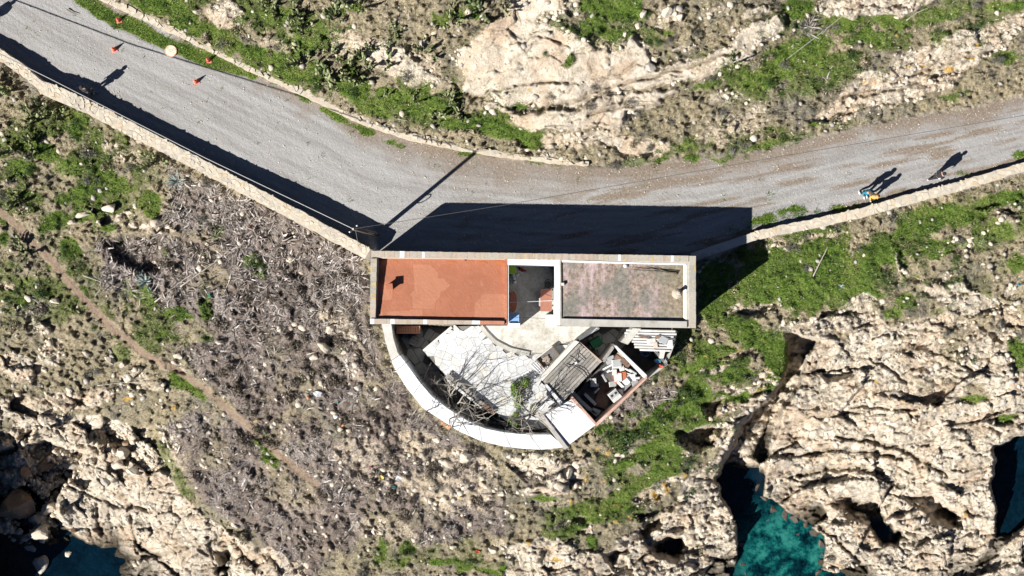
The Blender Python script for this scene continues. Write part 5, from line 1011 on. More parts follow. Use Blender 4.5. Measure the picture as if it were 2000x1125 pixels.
boxthing('lime_box', 'lime-green box in the upper left of the court', 'box', 1000, 526, F0, (.42, .5, .45), 10, plain('lime_green_plastic', (.38, .62, .03), (.32, .54, .02), .5, 5, .2, .1, .01), None, [('lid', plain('lime_lid', (.42, .68, .05), (.36, .6, .03), .5, 5, .2, .1, .01), (0, 0, .465), (.46, .54, .03))])
for k, (u, v) in enumerate(((1003, 536.5), (1010, 537), (1004, 543.5), (1005, 550.5))):
    o_ = P(u, v, F0); root = empty('white_stool', o_, .4 * k); tag(root, ['white plastic stool nearest the lime-green box', 'white plastic stool farthest right in the court cluster', 'white plastic stool in the middle of the court cluster', 'lowest white plastic stool in the court cluster'][k], 'stool', 'white stools in the court')
    mb = MB(); mb.tube([(0, 0, .36), (0, 0, .40)], [.125, .115], 16); mb.build('seat', M['junkwhite'], root, True)
    mb = MB(); mb.tube([(.03, .02, .401), (.03, .02, .404)], .025, 8); mb.build('grip_hole', M['black'], root)
    for a in range(4): t = a * math.pi / 2 + .4; mb = MB(); mb.tube([(.09 * math.cos(t), .09 * math.sin(t), .36), (.13 * math.cos(t), .13 * math.sin(t), 0)], .018, 6); mb.build('leg', M['junkwhite'], root)
o_ = P(1020, 526, F0); mb = MB(o_); mb.tube([P(1014, 521, F0 + .05), P(1016, 526, F0 + .07), P(1021, 528.5, F0 + .07), P(1028, 529, F0 + .04)], [.05, .09, .08, .03], 8); o = mb.build('red_cloth_roll', cloth('dark_red_cloth', (.25, .02, .02)), None, True); tag(o, 'crumpled dark red cloth on the court floor', 'cloth')
o_ = P(1070, 556, F0); root = empty('hoop_chair', o_); tag(root, 'black round-backed chair behind the red-brown table', 'chair')
mb = MB(); mb.tube([(.2 * math.cos(t), .1 + .2 * math.sin(t), .8) for t in [math.pi * k / 10 for k in range(11)]], .02, 6); mb.build('back_hoop', M['black'], root)
mb = MB(); mb.tube([(0, 0, .43), (0, 0, .46)], .2, 14); mb.build('seat', M['black'], root)
for a in range(4): t = a * math.pi / 2 + .78; mb = MB(); mb.tube([(.15 * math.cos(t), .15 * math.sin(t), .44 if t > 3 else .8), (.18 * math.cos(t), .18 * math.sin(t), 0)], .016, 6); mb.build('leg', M['black'], root)
boxthing('blue_cabinet', 'pale blue painted cabinet under the orange roof edge in the court mouth', 'cabinet', 1003, 621, F0, (.66, .60, 1.0), 0, M['bluepaint'], None, [('top_rim', M['bluepaint'], (0, .27, 1.03), (.66, .05, .06)), ('top_rim', M['bluepaint'], (.3, -.02, 1.03), (.05, .5, .06))])
boxthing('blue_crate', 'dark blue crate in the upper right corner of the court', 'crate', 1068, 523, F0, (.3, .28, .3), 0, plain('navy_plastic', (.04, .07, .14), (.03, .05, .10), .5, 5, .2, .1, .01), None, [('rim', M['junkgrey'], (0, 0, .31), (.32, .3, .02))])
boxthing('white_pier', 'low white pier at the lower left mouth of the court', 'pier', 1004, 634, F0, (.66, .2, 1.1), 0, M['white'], None, [('cap', M['white'], (0, 0, 1.12), (.7, .24, .05))])
boxthing('white_pier', 'broad low white pier at the lower right mouth of the court', 'pier', 1076, 625, F0, (.66, .62, .55), 0, M['white'], None, [('cap', M['white'], (0, 0, .57), (.70, .66, .04))])

# pallets, planks, corrugated pieces on the terrace
def pallet(label, u, v, zb, n, size, deg, mat):
    o_ = P(u, v, zb); root = empty('pallet', o_, R(deg)); tag(root, label, 'pallet')
    for s_ in (-.42, 0, .42): mb = MB(); mb.box((0, s_ * size[1], .05), (size[0], .07, .09)); mb.build('runner', mat, root)
    for k in range(n): mb = MB(); mb.box(((k + .5) / n * size[0] - size[0] / 2, 0, .112 + random.uniform(0, .008)), (size[0] / n * .74, size[1], .022)); mb.build('slat', mat, root)
    return root
pallet('red-brown slatted pallet tucked under the lower eave of the orange roof', 798, 644, -1.2, 10, (1.42, .46), 0, M['wood_red'])
pallet('grey slatted pallet lying askew below the red-brown pallet', 812, 660, -2.2, 5, (1.0, .5), 62, M['wood_grey'])
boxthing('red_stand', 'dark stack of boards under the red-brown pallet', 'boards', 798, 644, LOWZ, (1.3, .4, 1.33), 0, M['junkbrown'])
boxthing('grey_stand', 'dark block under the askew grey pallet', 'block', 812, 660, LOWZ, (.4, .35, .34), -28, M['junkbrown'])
o_ = P(905, 765, PLZ); root = empty('plank_bench', o_); tag(root, 'bench of old grey planks along the lower edge of the paved terrace', 'bench')
for (a, b_, w, zz, mt) in (((872, 733), (920, 770), 5.5, .30, 'wood_grey'), ((874, 741), (925, 781), 1.6, .36, 'slab_b'), ((912, 768), (944, 792), 5.5, .28, 'wood_grey'), ((878, 747), (940, 795), 1.4, .33, 'slab_c'), ((935, 783), (966, 806), 4.5, .24, 'junkbrown')):
    a, b_ = Vector(a), Vector(b_); t = (b_ - a).normalized(); nr = Vector((-t.y, t.x)); mb = MB(o_); qp(mb, [tuple(a + nr * w), tuple(b_ + nr * w), tuple(b_ - nr * w), tuple(a - nr * w)], PLZ + zz - .05, PLZ + zz, PLZ); mb.build('plank', M[mt], root)
for t in (.1, .4, .7, .95):
    c_ = Vector((874, 739)).lerp(Vector((960, 805)), t); mb = MB(o_); mb.box(P(c_.x, c_.y, PLZ + .1), (.2, .2, .26), .7); mb.build('block', M['concrete'], root)
o_ = P(828, 750, LOWZ); mb = MB(o_); mb.tube([P(814, 735, -.3), P(842, 769, -.3)], .03, 6); o = mb.build('pipe', M['white']); tag(o, 'thin white pipe along the inner face of the curved white wall', 'pipe')
o_ = P(1050, 720, PLZ); root = empty('corrugated_sheet', o_); tag(root, 'pale corrugated panel lying on the paving left of the plank shed', 'panel')
for k in range(6):
    a = Vector((1037, 712)) + Vector((k * 3.6, -k * 2.4 + (k > 2) * 1)); b_ = a + Vector((17, 17)); mb = MB(o_); mb.tube([P(a.x, a.y, PLZ + .12), P(b_.x, b_.y, PLZ + .12)], .055, 6); mb.build('slat', M['slab_b'], root)
o_ = P(1070, 697, PLZ); root = empty('planter_box', o_, R(38)); tag(root, 'dark timber planter with broken bricks beside the plank shed', 'planter')
for c_, s_ in (((0, .36, .2), (1.2, .06, .4)), ((0, -.36, .2), (1.2, .06, .4)), ((-.6, 0, .2), (.06, .66, .4)), ((.6, 0, .2), (.06, .66, .4))): mb = MB(); mb.box(c_, s_); mb.build('side', M['slab_c'] if c_[1] > 0 else M['junkbrown'], root)
mb = MB(); mb.box((0, 0, .13), (1.13, .65, .2)); mb.build('earth', M['joint'], root)
for k, (u, v, a, s_) in enumerate(((1066, 699, 30, .34), (1071, 703, 75, .24), (1063, 704, 10, .2))):
    boxthing('broken_brick', ['largest orange broken brick in the timber planter', 'orange brick piece at the right in the timber planter', 'small orange brick piece at the lower left in the timber planter'][k], 'brick', u, v, PLZ + .24, (s_, s_ * .6, .12), a, M['brick_red'], None, None, (.15, .2))
for k, (u, v, sx, sy, a, lab) in enumerate(((1084, 804, .62, .42, 40, 'grey flagstone at the foot of the bare tree by the white shed roof'), (1076, 788, .5, .4, 20, 'pale loose slab between the bare tree and the plank shed'), (1030, 815, .22, .2, 0, 'round white stone under the bare tree'))):
    boxthing('loose_slab', lab, 'slab', u, v, PLZ + .04, (sx, sy, .12), a, M['concrete'] if k == 0 else M['slab_b'], None, None, None, .03)

# ================================================================ bare trees
def bare_tree(label, u, v, zb, hgt, spread, seed, limbs=5):
    rnd = random.Random(seed); b0 = P(u, v, zb); root = empty('bare_fig_tree', b0); tag(root, label, 'tree')
    mb = MB(b0); fk = b0 + Vector((rnd.uniform(-.1, .1), rnd.uniform(-.1, .1), hgt * .34)); mb.tube([b0, b0.lerp(fk, .5) + Vector((.04, .02, 0)), fk], [.12, .10, .085], 9); mb.build('trunk', M['bark'], root, True)
    def grow(mb, p0, d, L_, r, lev):
        pts = [p0]; rs = [r]; q = p0.copy(); n = 5
        for k in range(n):
            d = (d + Vector((rnd.uniform(-.28, .28), rnd.uniform(-.28, .28), rnd.uniform(-.12, .2)))).normalized(); q = q + d * (L_ / n); pts.append(q.copy()); rs.append(r * (1 - .62 * (k + 1) / n))
        mb.tube(pts, rs, 5 if lev else 6)
        if lev < 3:
            for k in range(rnd.choice((3, 4)) if lev < 2 else 3):
                j = rnd.choice((2, 3, 4, 5)); nd = (d * .55 + Vector((rnd.uniform(-1, 1), rnd.uniform(-1, 1), rnd.uniform(-.25, .55))) * .8).normalized(); grow(mb, pts[j], nd, L_ * rnd.uniform(.45, .68), rs[j] * .8, lev + 1)
    for k in range(limbs):
        t = 2 * math.pi * (k + rnd.uniform(-.3, .3)) / limbs; mb = MB(b0); grow(mb, fk, Vector((math.cos(t) * spread, math.sin(t) * spread, rnd.uniform(.5, 1.0))).normalized(), hgt * .52, .055, 0); mb.build('limb', M['bark'], root)
    return root
bare_tree('leafless fig tree rising from the dark trench inside the curved white wall', 890, 790, LOWZ, 4.6, 1.0, 3, 8)
bare_tree('leafless fig tree beside the flat white shed roof', 1036, 806, PLZ, 3.2, 1.25, 12, 8)

# tangle of dead branches filling the trench behind the curved wall
mb = MB(P(900, 800, LOWZ)); rnd = random.Random(44); ftr, Ltr = along([(808, 728), (840, 768), (880, 796), (930, 826), (985, 842), (1050, 846)])
for k in range(230):
    c_, t = ftr(rnd.uniform(0, Ltr)); nr = Vector((t.y, -t.x)); c_ = c_ + nr * rnd.uniform(2, 22); p0 = P(c_.x, c_.y, rnd.uniform(LOWZ + .1, -.6)); a = rnd.uniform(0, 6.28); L_ = rnd.uniform(.4, 1.3)
    d = Vector((math.cos(a), math.sin(a), rnd.uniform(-.2, .7))).normalized(); q = p0 + d * L_ * .5 + Vector((rnd.uniform(-.12, .12), rnd.uniform(-.12, .12), rnd.uniform(-.1, .1))); e = q + (d + Vector((rnd.uniform(-.5, .5), rnd.uniform(-.5, .5), 0))) * L_ * .5
    r = rnd.uniform(.008, .02); mb.tube([p0, q, e], [r, r * .8, r * .4], 4, False)
o = mb.build('branch_tangle', M['bark']); tag(o, 'tangle of dead branches filling the trench behind the curved white wall', 'branches', kind='stuff')
# ================================================================ vegetation and loose ground cover
def leafy(name, cols, rough=.7):
    m, nt, b = nmat(name); t = attr(nt, 'tint'); c = ramp(nt, t, cols); nt.links.new(c, b.inputs['Base Color']); b.inputs['Roughness'].default_value = rough; b.inputs['Specular IOR Level'].default_value = .25
    return m
M['grass'] = leafy('grass_blades', [(0, (.03, .07, .008)), (.4, (.08, .155, .018)), (.75, (.14, .22, .034)), (1, (.29, .29, .10))])
M['debris'] = leafy('dead_agave_litter', [(0, (.05, .038, .03)), (.25, (.16, .127, .106)), (.55, (.33, .28, .25)), (.8, (.50, .45, .41)), (1, (.68, .63, .585))], .9)
M['scrub'] = leafy('dry_scrub_stems', [(0, (.03, .028, .014)), (.3, (.115, .105, .05)), (.55, (.26, .22, .135)), (.8, (.44, .375, .25)), (1, (.64, .56, .41))], .9)
M['greyleaf'] = leafy('grey_shrub_leaf', [(0, (.05, .05, .04)), (.5, (.14, .14, .115)), (1, (.29, .28, .24))], .9)
M['darkleaf'] = leafy('dark_green_leaf', [(0, (.016, .04, .008)), (.5, (.04, .085, .016)), (1, (.11, .17, .045))], .6)
M['cactus'] = leafy('prickly_pear_pad', [(0, (.05, .075, .025)), (.5, (.15, .18, .075)), (1, (.42, .41, .24))], .7)
M['twig'] = leafy('dead_twigs', [(0, (.035, .028, .02)), (.5, (.12, .095, .07)), (.85, (.26, .22, .18)), (1, (.42, .38, .34))], .9)
M['agave'] = leafy('agave_leaf', [(0, (.10, .16, .14)), (.6, (.26, .34, .32)), (1, (.45, .52, .50))], .6)
M['rubble'] = plain('loose_limestone', (.68, .59, .47), (.40, .34, .26), .95, 2.5, .25, .6, .03)
M['rubble_brown'] = plain('brown_sea_rock', (.33, .225, .14), (.17, .12, .08), .95, 1.2, .25, .8, .06)
M['rubble_weed'] = plain('wet_weedy_rock', (.085, .06, .04), (.035, .027, .02), .5, 4, .25, .8, .05)
M['rubble_grey'] = plain('grey_limestone', (.47, .43, .37), (.28, .255, .22), .95, 2.0, .25, .7, .05)

def pick_points(weight, n, seed):
    """sample photo-space points on the ground with density ~ weight (inside the frame and a margin)"""
    rng = np.random.default_rng(seed); out_u = []; out_v = []; tot = 0; mx = float(weight.max())
    while tot < n:
        u = rng.uniform(-120, 2120, n * 2); v = rng.uniform(-90, 1215, n * 2); w = samp(weight, u, v)
        k = rng.uniform(0, mx, n * 2) < w; out_u.append(u[k]); out_v.append(v[k]); tot += int(k.sum())
        if k.sum() == 0: break
    return np.concatenate(out_u)[:n], np.concatenate(out_v)[:n], rng
def ground_xyz(u, v):
    zz = samp(TZ, u, v); s = (H - zz) / H
    return np.stack([(u - 1000) * PX * s, (562.5 - v) * PX * s, zz], -1)
def blades(name, label, cat, weight, n, L_, W_, mat, seed, rise=(.3, 1.1), bend=.5, segs=1, tint=None, clump=0.0):
    """n curved leaf strips in one mesh"""
    u, v, rng = pick_points(weight, n, seed); n = len(u); p0 = ground_xyz(u, v)
    az = rng.uniform(0, 2 * np.pi, n); el = rng.uniform(*rise, n); l = rng.uniform(*L_, n); w = rng.uniform(*W_, n)
    d = np.stack([np.cos(az) * np.cos(el), np.sin(az) * np.cos(el), np.sin(el)], -1); sd = np.stack([-np.sin(az), np.cos(az), rng.uniform(-.5, .5, n)], -1)
    up = np.array([0, 0, 1.0]); V_ = []; rows = segs + 1; q = p0 + np.array([0, 0, -.02]); cv = rng.uniform(-bend, bend * .4, n)[:, None]
    tw = rng.uniform(-.9, .9, n)[:, None]
    for k in range(rows):
        t = k / segs; wd = (w * (1 - .75 * t) if segs == 1 else w * (1 - .85 * abs(2 * t - .7) ** 2 * .6))[:, None] / 2
        c_ = q + d * (l[:, None] * t) + up * (cv * l[:, None] * t * t) + sd * (tw * l[:, None] * t * t * .35)
        V_.append(c_ - sd * wd); V_.append(c_ + sd * wd)
    V_ = np.stack(V_, 1).reshape(-1, 3); nvp = rows * 2; base = np.arange(n)[:, None] * nvp
    F = np.concatenate([np.stack([base[:, 0] + 2 * k, base[:, 0] + 2 * k + 1, base[:, 0] + 2 * k + 3, base[:, 0] + 2 * k + 2], -1) for k in range(segs)])
    me = fast_mesh(name, V_, F); tn = tint(u, v, rng) if tint else np.clip(rng.normal(.5, .24, n), 0, 1)
    point_attr(me, 'tint', np.repeat(tn, nvp)); me.materials.append(mat); o = link(name, me); tag(o, label, cat, kind='stuff'); return o
inframe = ((U > -130) & (U < 2130) & (V > -100) & (V < 1225)).astype(np.float32)
HOUSE_M = np.zeros_like(U)
for pl in ([(700, 486), (1362, 490), (1362, 645), (720, 640)], TERR): polymask(HOUSE_M, pl, 2, 1.0, 0.0)
wallband = ((np.abs(dS) < 22) & (U < 740)) | ((np.abs(dS) < 14) & (U > 1350))
okay = inframe * (1 - np.clip(HOUSE_M * 3, 0, 1)) * (1 - wallband) * (1 - np.clip(path * 2, 0, 1)) * (TZ > SEA + .6)
bn3 = fbm(U / 55, V / 55, 205, 3); gn = fbm(U / 14, V / 14, 201, 3); bn = fbm(U / 22, V / 22, 202, 3)
dry = lambda u, v, rng: np.clip(.48 + 1.4 * (samp(MID, u, v) - .5) + rng.normal(0, .22, len(u)), 0, 1)
blades('grass', 'short green grass growing in patches on the hillside and road verge', 'grass', okay * sstep(.25, .75, np.maximum(grass, olive * .75) + (gn - .5) * 1.1) * (1 - rock * .8), 260000, (.07, .19), (.018, .04), M['grass'], 301, (.35, 1.2), .4, 1, dry)
blades('dead_leaf_litter', 'tangled grey litter of dead agave and cactus leaves left of the terrace', 'dead leaves', okay * brush * (1 - grass * .8) * (.12 + sstep(.35, .62, bn)) * (1 - rock * .5) * (1 - soil * .55), 150000, (.07, .34), (.008, .03), M['debris'], 302, (-.1, .9), .7, 1, lambda u, v, rng: np.clip(.46 + .14 * (v < 640) + .9 * (samp(bn3, u, v) - .5) + rng.normal(0, .24, len(u)), 0, 1))
blades('dead_leaf_litter', 'large curled dead agave leaves piled in the brush left of the house', 'dead leaves', okay * brush * (1 - grass * .9) * sstep(.45, .62, bn) * (1 - rock * .7) * (1 - soil * .8) * (.12 + sstep(700, 560, V)), 7000, (.25, .8), (.03, .085), M['debris'], 306, (.1, 1.0), .9, 3)
blades('dry_scrub', 'low dry scrub and straw covering the slopes', 'scrub', okay * (1 - road) * (1 - brush * .8) * (1 - np.clip(grass, 0, 1) * .75) * (1 - np.clip(rock * 1.1, 0, .97)) * (1 - soil * .6) * (.25 + bn), 150000, (.08, .26), (.014, .04), M['scrub'], 303, (.1, 1.1), .5, 1)
# loose stones
def ico():
    bm = bmesh.new(); bmesh.ops.create_icosphere(bm, subdivisions=1, radius=1.0); vs = np.array([v.co[:] for v in bm.verts]); fs = np.array([[v.index for v in f.verts] for f in bm.faces]); bm.free(); return vs, fs
IV, IF = ico()
def rubble(name, label, weight, n, size, mat, seed, flat=.6):
    u, v, rng = pick_points(weight, n, seed); n = len(u); p0 = ground_xyz(u, v)
    s = size[0] + (size[1] - size[0]) * rng.power(.35, n) ** 1.0
    s = size[0] + (size[1] - size[0]) * rng.uniform(0, 1, n) ** 3.2
    sc = s[:, None] * rng.uniform(.6, 1.25, (n, 3)); sc[:, 2] *= flat
    jit = 1 + rng.uniform(-.28, .28, (n, len(IV))); a = rng.uniform(0, 2 * np.pi, n)
    X = IV[None] * jit[:, :, None]; X = X * sc[:, None, :]; ca, sa_ = np.cos(a)[:, None], np.sin(a)[:, None]
    V_ = np.stack([X[:, :, 0] * ca - X[:, :, 1] * sa_, X[:, :, 0] * sa_ + X[:, :, 1] * ca, X[:, :, 2]], -1) + p0[:, None, :] + np.array([0, 0, .0]) + (s * .15)[:, None, None] * np.array([0, 0, 1.0])
    F = (IF[None] + (np.arange(n) * len(IV))[:, None, None]).reshape(-1, 3)
    me = fast_mesh(name, V_.reshape(-1, 3), F); me.materials.append(mat); o = link(name, me); tag(o, label, 'stones', kind='stuff'); return o
rn = fbm(U / 30, V / 30, 203, 3); cove = Z0.copy(); polymask(cove, [(0, 885), (90, 866), (160, 880), (150, 925), (118, 960), (112, 1000), (90, 1060), (0, 1070)], 8, .9); polymask(cove, [(150, 870), (200, 850), (290, 850), (300, 915), (230, 900), (190, 880)], 8, .5)
rubble('loose_stones', 'pale broken limestone scattered over the slopes', okay * (1 - road) * (.025 + .4 * sstep(.1, .4, rock) * (1 - sstep(.5, .85, rock)) + .05 * rock + .22 * soil + .06 * brush) * sstep(.35, .7, rn) * (1 - .85 * grass) * (1 - mass) + inframe * cove, 5000, (.03, .24), M['rubble'], 311)
rubble('loose_stones', 'grey weathered stones scattered over the slopes', okay * (1 - road) * (.15 + .15 * rock * (1 - .8 * mass) + .15 * brush) * sstep(.35, .7, rn) + inframe * cove, 2800, (.03, .22), M['rubble_grey'], 312)
rubble('road_gravel', 'small pebbles loose on the gravel road', inframe * road * (1 - wallband) * (.4 + roadbrown) * (1 - np.clip(HOUSE_M * 3, 0, 1)), 5000, (.008, .05), M['rubble'], 313, .5)

# ---------------------------------------------------------------- boulders
def boulder_mesh(seed, mat, cuts=15):
    rnd = random.Random(seed); bm = bmesh.new(); bmesh.ops.create_icosphere(bm, subdivisions=3, radius=1.0)
    pl = [(Vector((rnd.gauss(0, 1), rnd.gauss(0, 1), rnd.gauss(0, .8))).normalized(), rnd.uniform(.42, .78)) for _ in range(cuts)]
    for v in bm.verts:
        for n_, d_ in pl:
            e = v.co.dot(n_) - d_
            if e > 0: v.co -= n_ * e
        v.co += v.co.normalized() * rnd.uniform(-.018, .018)
    me = bpy.data.meshes.new('boulder'); bm.to_mesh(me); bm.free(); me.materials.append(mat); return me
BM_ = {k: [boulder_mesh(10 * i + j, M[k]) for j in range(4)] for i, k in enumerate(('rubble', 'rubble_brown', 'rubble_grey', 'rubble_weed'))}
_bi = [0]
def boulder(u, v, r, label, mat='rubble', asp=1.0, deg=None, group=None, flat=.7, sink=.25):
    _bi[0] += 1; me = BM_[mat][_bi[0] % 4]; o = link('boulder', me); s = r * PX
    o.location = P(u, v, max(zat(u, v), SEA - .3) + s * flat * (1 - sink) * .6); o.scale = (s * asp, s / asp ** .5, s * flat); o.rotation_euler = (random.uniform(-.25, .25), random.uniform(-.25, .25), R(deg if deg is not None else random.uniform(0, 360)))
    return tag(o, label, 'boulder', group)
for u, v, r, mt, asp, deg, lab in ((33, 985, 58, 'rubble_brown', 1.25, 25, 'huge brown boulder at the left frame edge in the lower left cove'), (90, 905, 30, 'rubble_brown', 1.1, 10, 'large tan boulder below the rim of the lower left cove'), (47, 922, 19, 'rubble_brown', 1.2, -40, 'brown tilted boulder between the huge boulder and the cove rim'), (97, 990, 20, 'rubble', 1.35, 15, 'pale wedge boulder right of the huge brown boulder'),
        (80, 1011, 20, 'rubble', 1.2, 5, 'pale flat boulder below the wedge boulder in the cove'), (80, 1038, 24, 'rubble', 1.25, 20, 'cream boulder above the water in the lower left cove'), (50, 1052, 15, 'rubble_grey', 1.1, 0, 'dark grey boulder half in water left of the cream boulder'), (67, 1068, 17, 'rubble_grey', 1.3, 5, 'dark wet boulder between the cream boulder and the lowest boulder'), (75, 1100, 26, 'rubble_grey', 1.0, 50, 'round boulder standing in water, lowest in the left cove'),
        (134, 1080, 13, 'rubble', .9, 80, 'small pale block standing in the cove water'), (115, 943, 14, 'rubble_grey', 1.2, 10, 'grey block in the cove shadow under the tan boulder'), (110, 965, 14, 'rubble_brown', 1.1, 60, 'brown block in the cove shadow above the pale wedge boulder'), (143, 1035, 13, 'rubble_brown', 1.2, 0, 'brown block at the foot of the pale cliff'), (138, 908, 14, 'rubble_grey', 1.4, -10, 'grey slab in the shaded corner of the cove'), (240, 884, 20, 'rubble', .9, 70, 'pale leaning slab in the rubble hollow above the cove'), (248, 864, 11, 'rubble_brown', 1.1, 0, 'brown boulder in the rubble hollow above the cove'), (153, 872, 10, 'rubble', 1.1, 0, 'small pale boulder on the cove rim'), (232, 905, 16, 'rubble', 1.2, 30, 'pale block below the leaning slab'), (262, 920, 18, 'rubble', 1.3, -20, 'cream block right of the rubble hollow'), (210, 940, 14, 'rubble_grey', 1.1, 0, 'grey block on the pale cliff top'),
        (1257, 25, 10, 'rubble', 1.1, 60, 'white boulder at the grass edge in the top centre'), (1245, 51, 9, 'rubble', 1.0, 100, 'white boulder below the top centre boulder'), (1328, 33, 11, 'rubble', 1.1, 70, 'upright pale boulder in the top gully'), (1305, 22, 14, 'rubble', 1.3, 20, 'pale slab boulder at the head of the top gully'), (1220, 66, 6, 'rubble', 1.1, 90, 'small cream stone left of the top gully'), (1270, 130, 12, 'rubble_grey', .8, 75, 'grey upright rock at the right end of the big outcrop'), (1053, 293, 5, 'rubble', 1, 0, 'single white stone behind the road edging'),
        (1688, 498, 5, 'rubble', 1, 0, 'lone pale stone on the green slope right of the house'), (1988, 430, 7, 'rubble', 1.1, 20, 'pale angular stone at the right frame edge'), (1921, 454, 6, 'rubble', 1.1, 0, 'pale stone on the grassy right slope'), (1930, 450, 4, 'rubble', 1, 40, 'small stone touching the pale stone on the grassy right slope'), (1773, 582, 5, 'rubble', 1.3, 0, 'small cream stone beside the dark bush'),
        (430, 668, 10, 'rubble', 1.3, 0, 'flat white stone in the dead brush left of the house'), (349, 693, 11, 'rubble', 1.2, 10, 'cream boulder beside the dirt trail'), (215, 703, 13, 'rubble', 1.4, -35, 'long pale rock below the dirt trail'), (240, 712, 9, 'rubble', 1.1, 0, 'pale rock right of the long pale rock'), (172, 692, 10, 'rubble', 1.3, -30, 'pale rock left of the long pale rock'), (57, 582, 10, 'rubble', 1.2, -20, 'tan rock in grass at the left'), (108, 588, 11, 'rubble', 1.3, -10, 'cream flat rock left of the dirt trail'), (82, 600, 9, 'rubble', .8, 60, 'narrow cream rock next to the flat rock left of the trail'), (88, 722, 10, 'rubble', .6, 60, 'pale upright shard at the lower left'), (302, 435, 15, 'rubble', .8, 80, 'tall cream rock at the edge of the dead brush'), (262, 440, 10, 'rubble', 1.0, 0, 'cream rock left of the tall cream rock'), (330, 442, 9, 'rubble', 1.3, -20, 'cream rock right of the tall cream rock'), (165, 418, 12, 'rubble', 1.6, 15, 'pale ledge block in the left grass'), (215, 405, 14, 'rubble', 1.5, 10, 'larger pale ledge block in the left grass'), (140, 434, 9, 'rubble', 1.3, 10, 'small pale ledge block in the left grass'),
        (645, 641, 13, 'rubble', 1.1, 20, 'white flat stone on the slope left of the orange roof'), (636, 681, 14, 'rubble', 1.4, -40, 'white slab tilted below the white flat stone'), (613, 696, 10, 'rubble', 1.2, 30, 'pale stone left of the tilted white slab'), (673, 688, 9, 'rubble', 1.2, 10, 'pale stone right of the tilted white slab'), (910, 893, 17, 'rubble', 1.1, 0, 'round beige boulder below the curved white wall'), (879, 905, 17, 'rubble', 1.5, -20, 'long beige rock left of the round beige boulder'), (853, 858, 9, 'rubble', 1.2, 0, 'beige rock close under the curved white wall'), (700, 757, 13, 'rubble_grey', .8, 60, 'flat grey slab on the slope left of the terrace'), (730, 1038, 8, 'rubble', .8, 50, 'pale stone on the lower slope'), (747, 1041, 8, 'rubble', 1, 0, 'cream stone next to the pale stone on the lower slope'), (883, 1067, 9, 'rubble', .8, 80, 'cream stone on the lower middle slope'), (963, 1074, 14, 'rubble', .8, 70, 'tall cream rock on the lower middle slope'), (980, 964, 10, 'rubble', 1.2, -30, 'white rock below the curved wall'), (1012, 895, 13, 'rubble', .7, 80, 'upright cream rock under the lowest point of the curved wall'), (1045, 890, 12, 'rubble', .7, 80, 'cream rock right of the upright cream rock'), (1055, 920, 14, 'rubble', .7, 75, 'cream rock lower down below the curved wall'), (1110, 920, 16, 'rubble', 1.2, 40, 'large cream rock below the white shed roof'), (1095, 950, 18, 'rubble', 1.3, -30, 'largest cream rock below the white shed roof'), (1125, 905, 12, 'rubble', 1.0, 0, 'cream rock just under the white shed roof')):
    boulder(u, v, r, lab, mt, asp, deg)

for k, (u, v, r) in enumerate(((1490, 972, 12), (1508, 992, 14), (1530, 1003, 12), (1552, 1012, 15), (1574, 1026, 13), (1592, 1042, 14), (1602, 1066, 12), (1604, 1095, 13), (1596, 1118, 12), (1450, 1064, 9), (1446, 1098, 9), (1580, 1008, 10), (1478, 950, 10), (1500, 1012, 8), (1562, 1042, 8), (1455, 1118, 8))):
    o = boulder(u, v, r, 'brown weed-covered rock at the edge of the turquoise cove, ' + 'topmost second third fourth fifth sixth seventh eighth ninth tenth eleventh twelfth thirteenth fourteenth fifteenth sixteenth'.split()[k] + ' of its row', 'rubble_weed', random.uniform(1, 1.7), None, 'weed-covered rocks of the cove', .45); o.location.z = SEA - .06
# ---------------------------------------------------------------- shrubs
def leaf_ball(seed, n, r, hgt, ls, mat, name='foliage', twigs=0):
    rng = np.random.default_rng(seed); k = rng.integers(5, 9); cen = rng.normal(0, .42, (k, 2)) * r
    ci = rng.integers(0, k, n); d = rng.normal(0, 1, (n, 3)); d /= np.linalg.norm(d, axis=1)[:, None]; d[:, 2] = np.abs(d[:, 2])
    rr = rng.uniform(.55, 1.0, n)[:, None] * np.array([r * .55, r * .55, hgt]); c_ = d * rr; c_[:, :2] += cen[ci]; 
    a = rng.normal(0, 1, (n, 3)); a /= np.linalg.norm(a, axis=1)[:, None]; b_ = np.cross(a, d + .3 * rng.normal(0, 1, (n, 3))); b_ /= np.linalg.norm(b_, axis=1)[:, None] + 1e-6
    s = rng.uniform(*ls, n)[:, None]; V_ = np.stack([c_ - a * s, c_ - b_ * s * .4, c_ + a * s, c_ + b_ * s * .4], 1).reshape(-1, 3)
    F = np.arange(n * 4).reshape(-1, 4); me = fast_mesh(name, V_, F); point_attr(me, 'tint', np.repeat(np.clip(rng.normal(.5, .25, n), 0, 1), 4)); me.materials.append(mat); return me
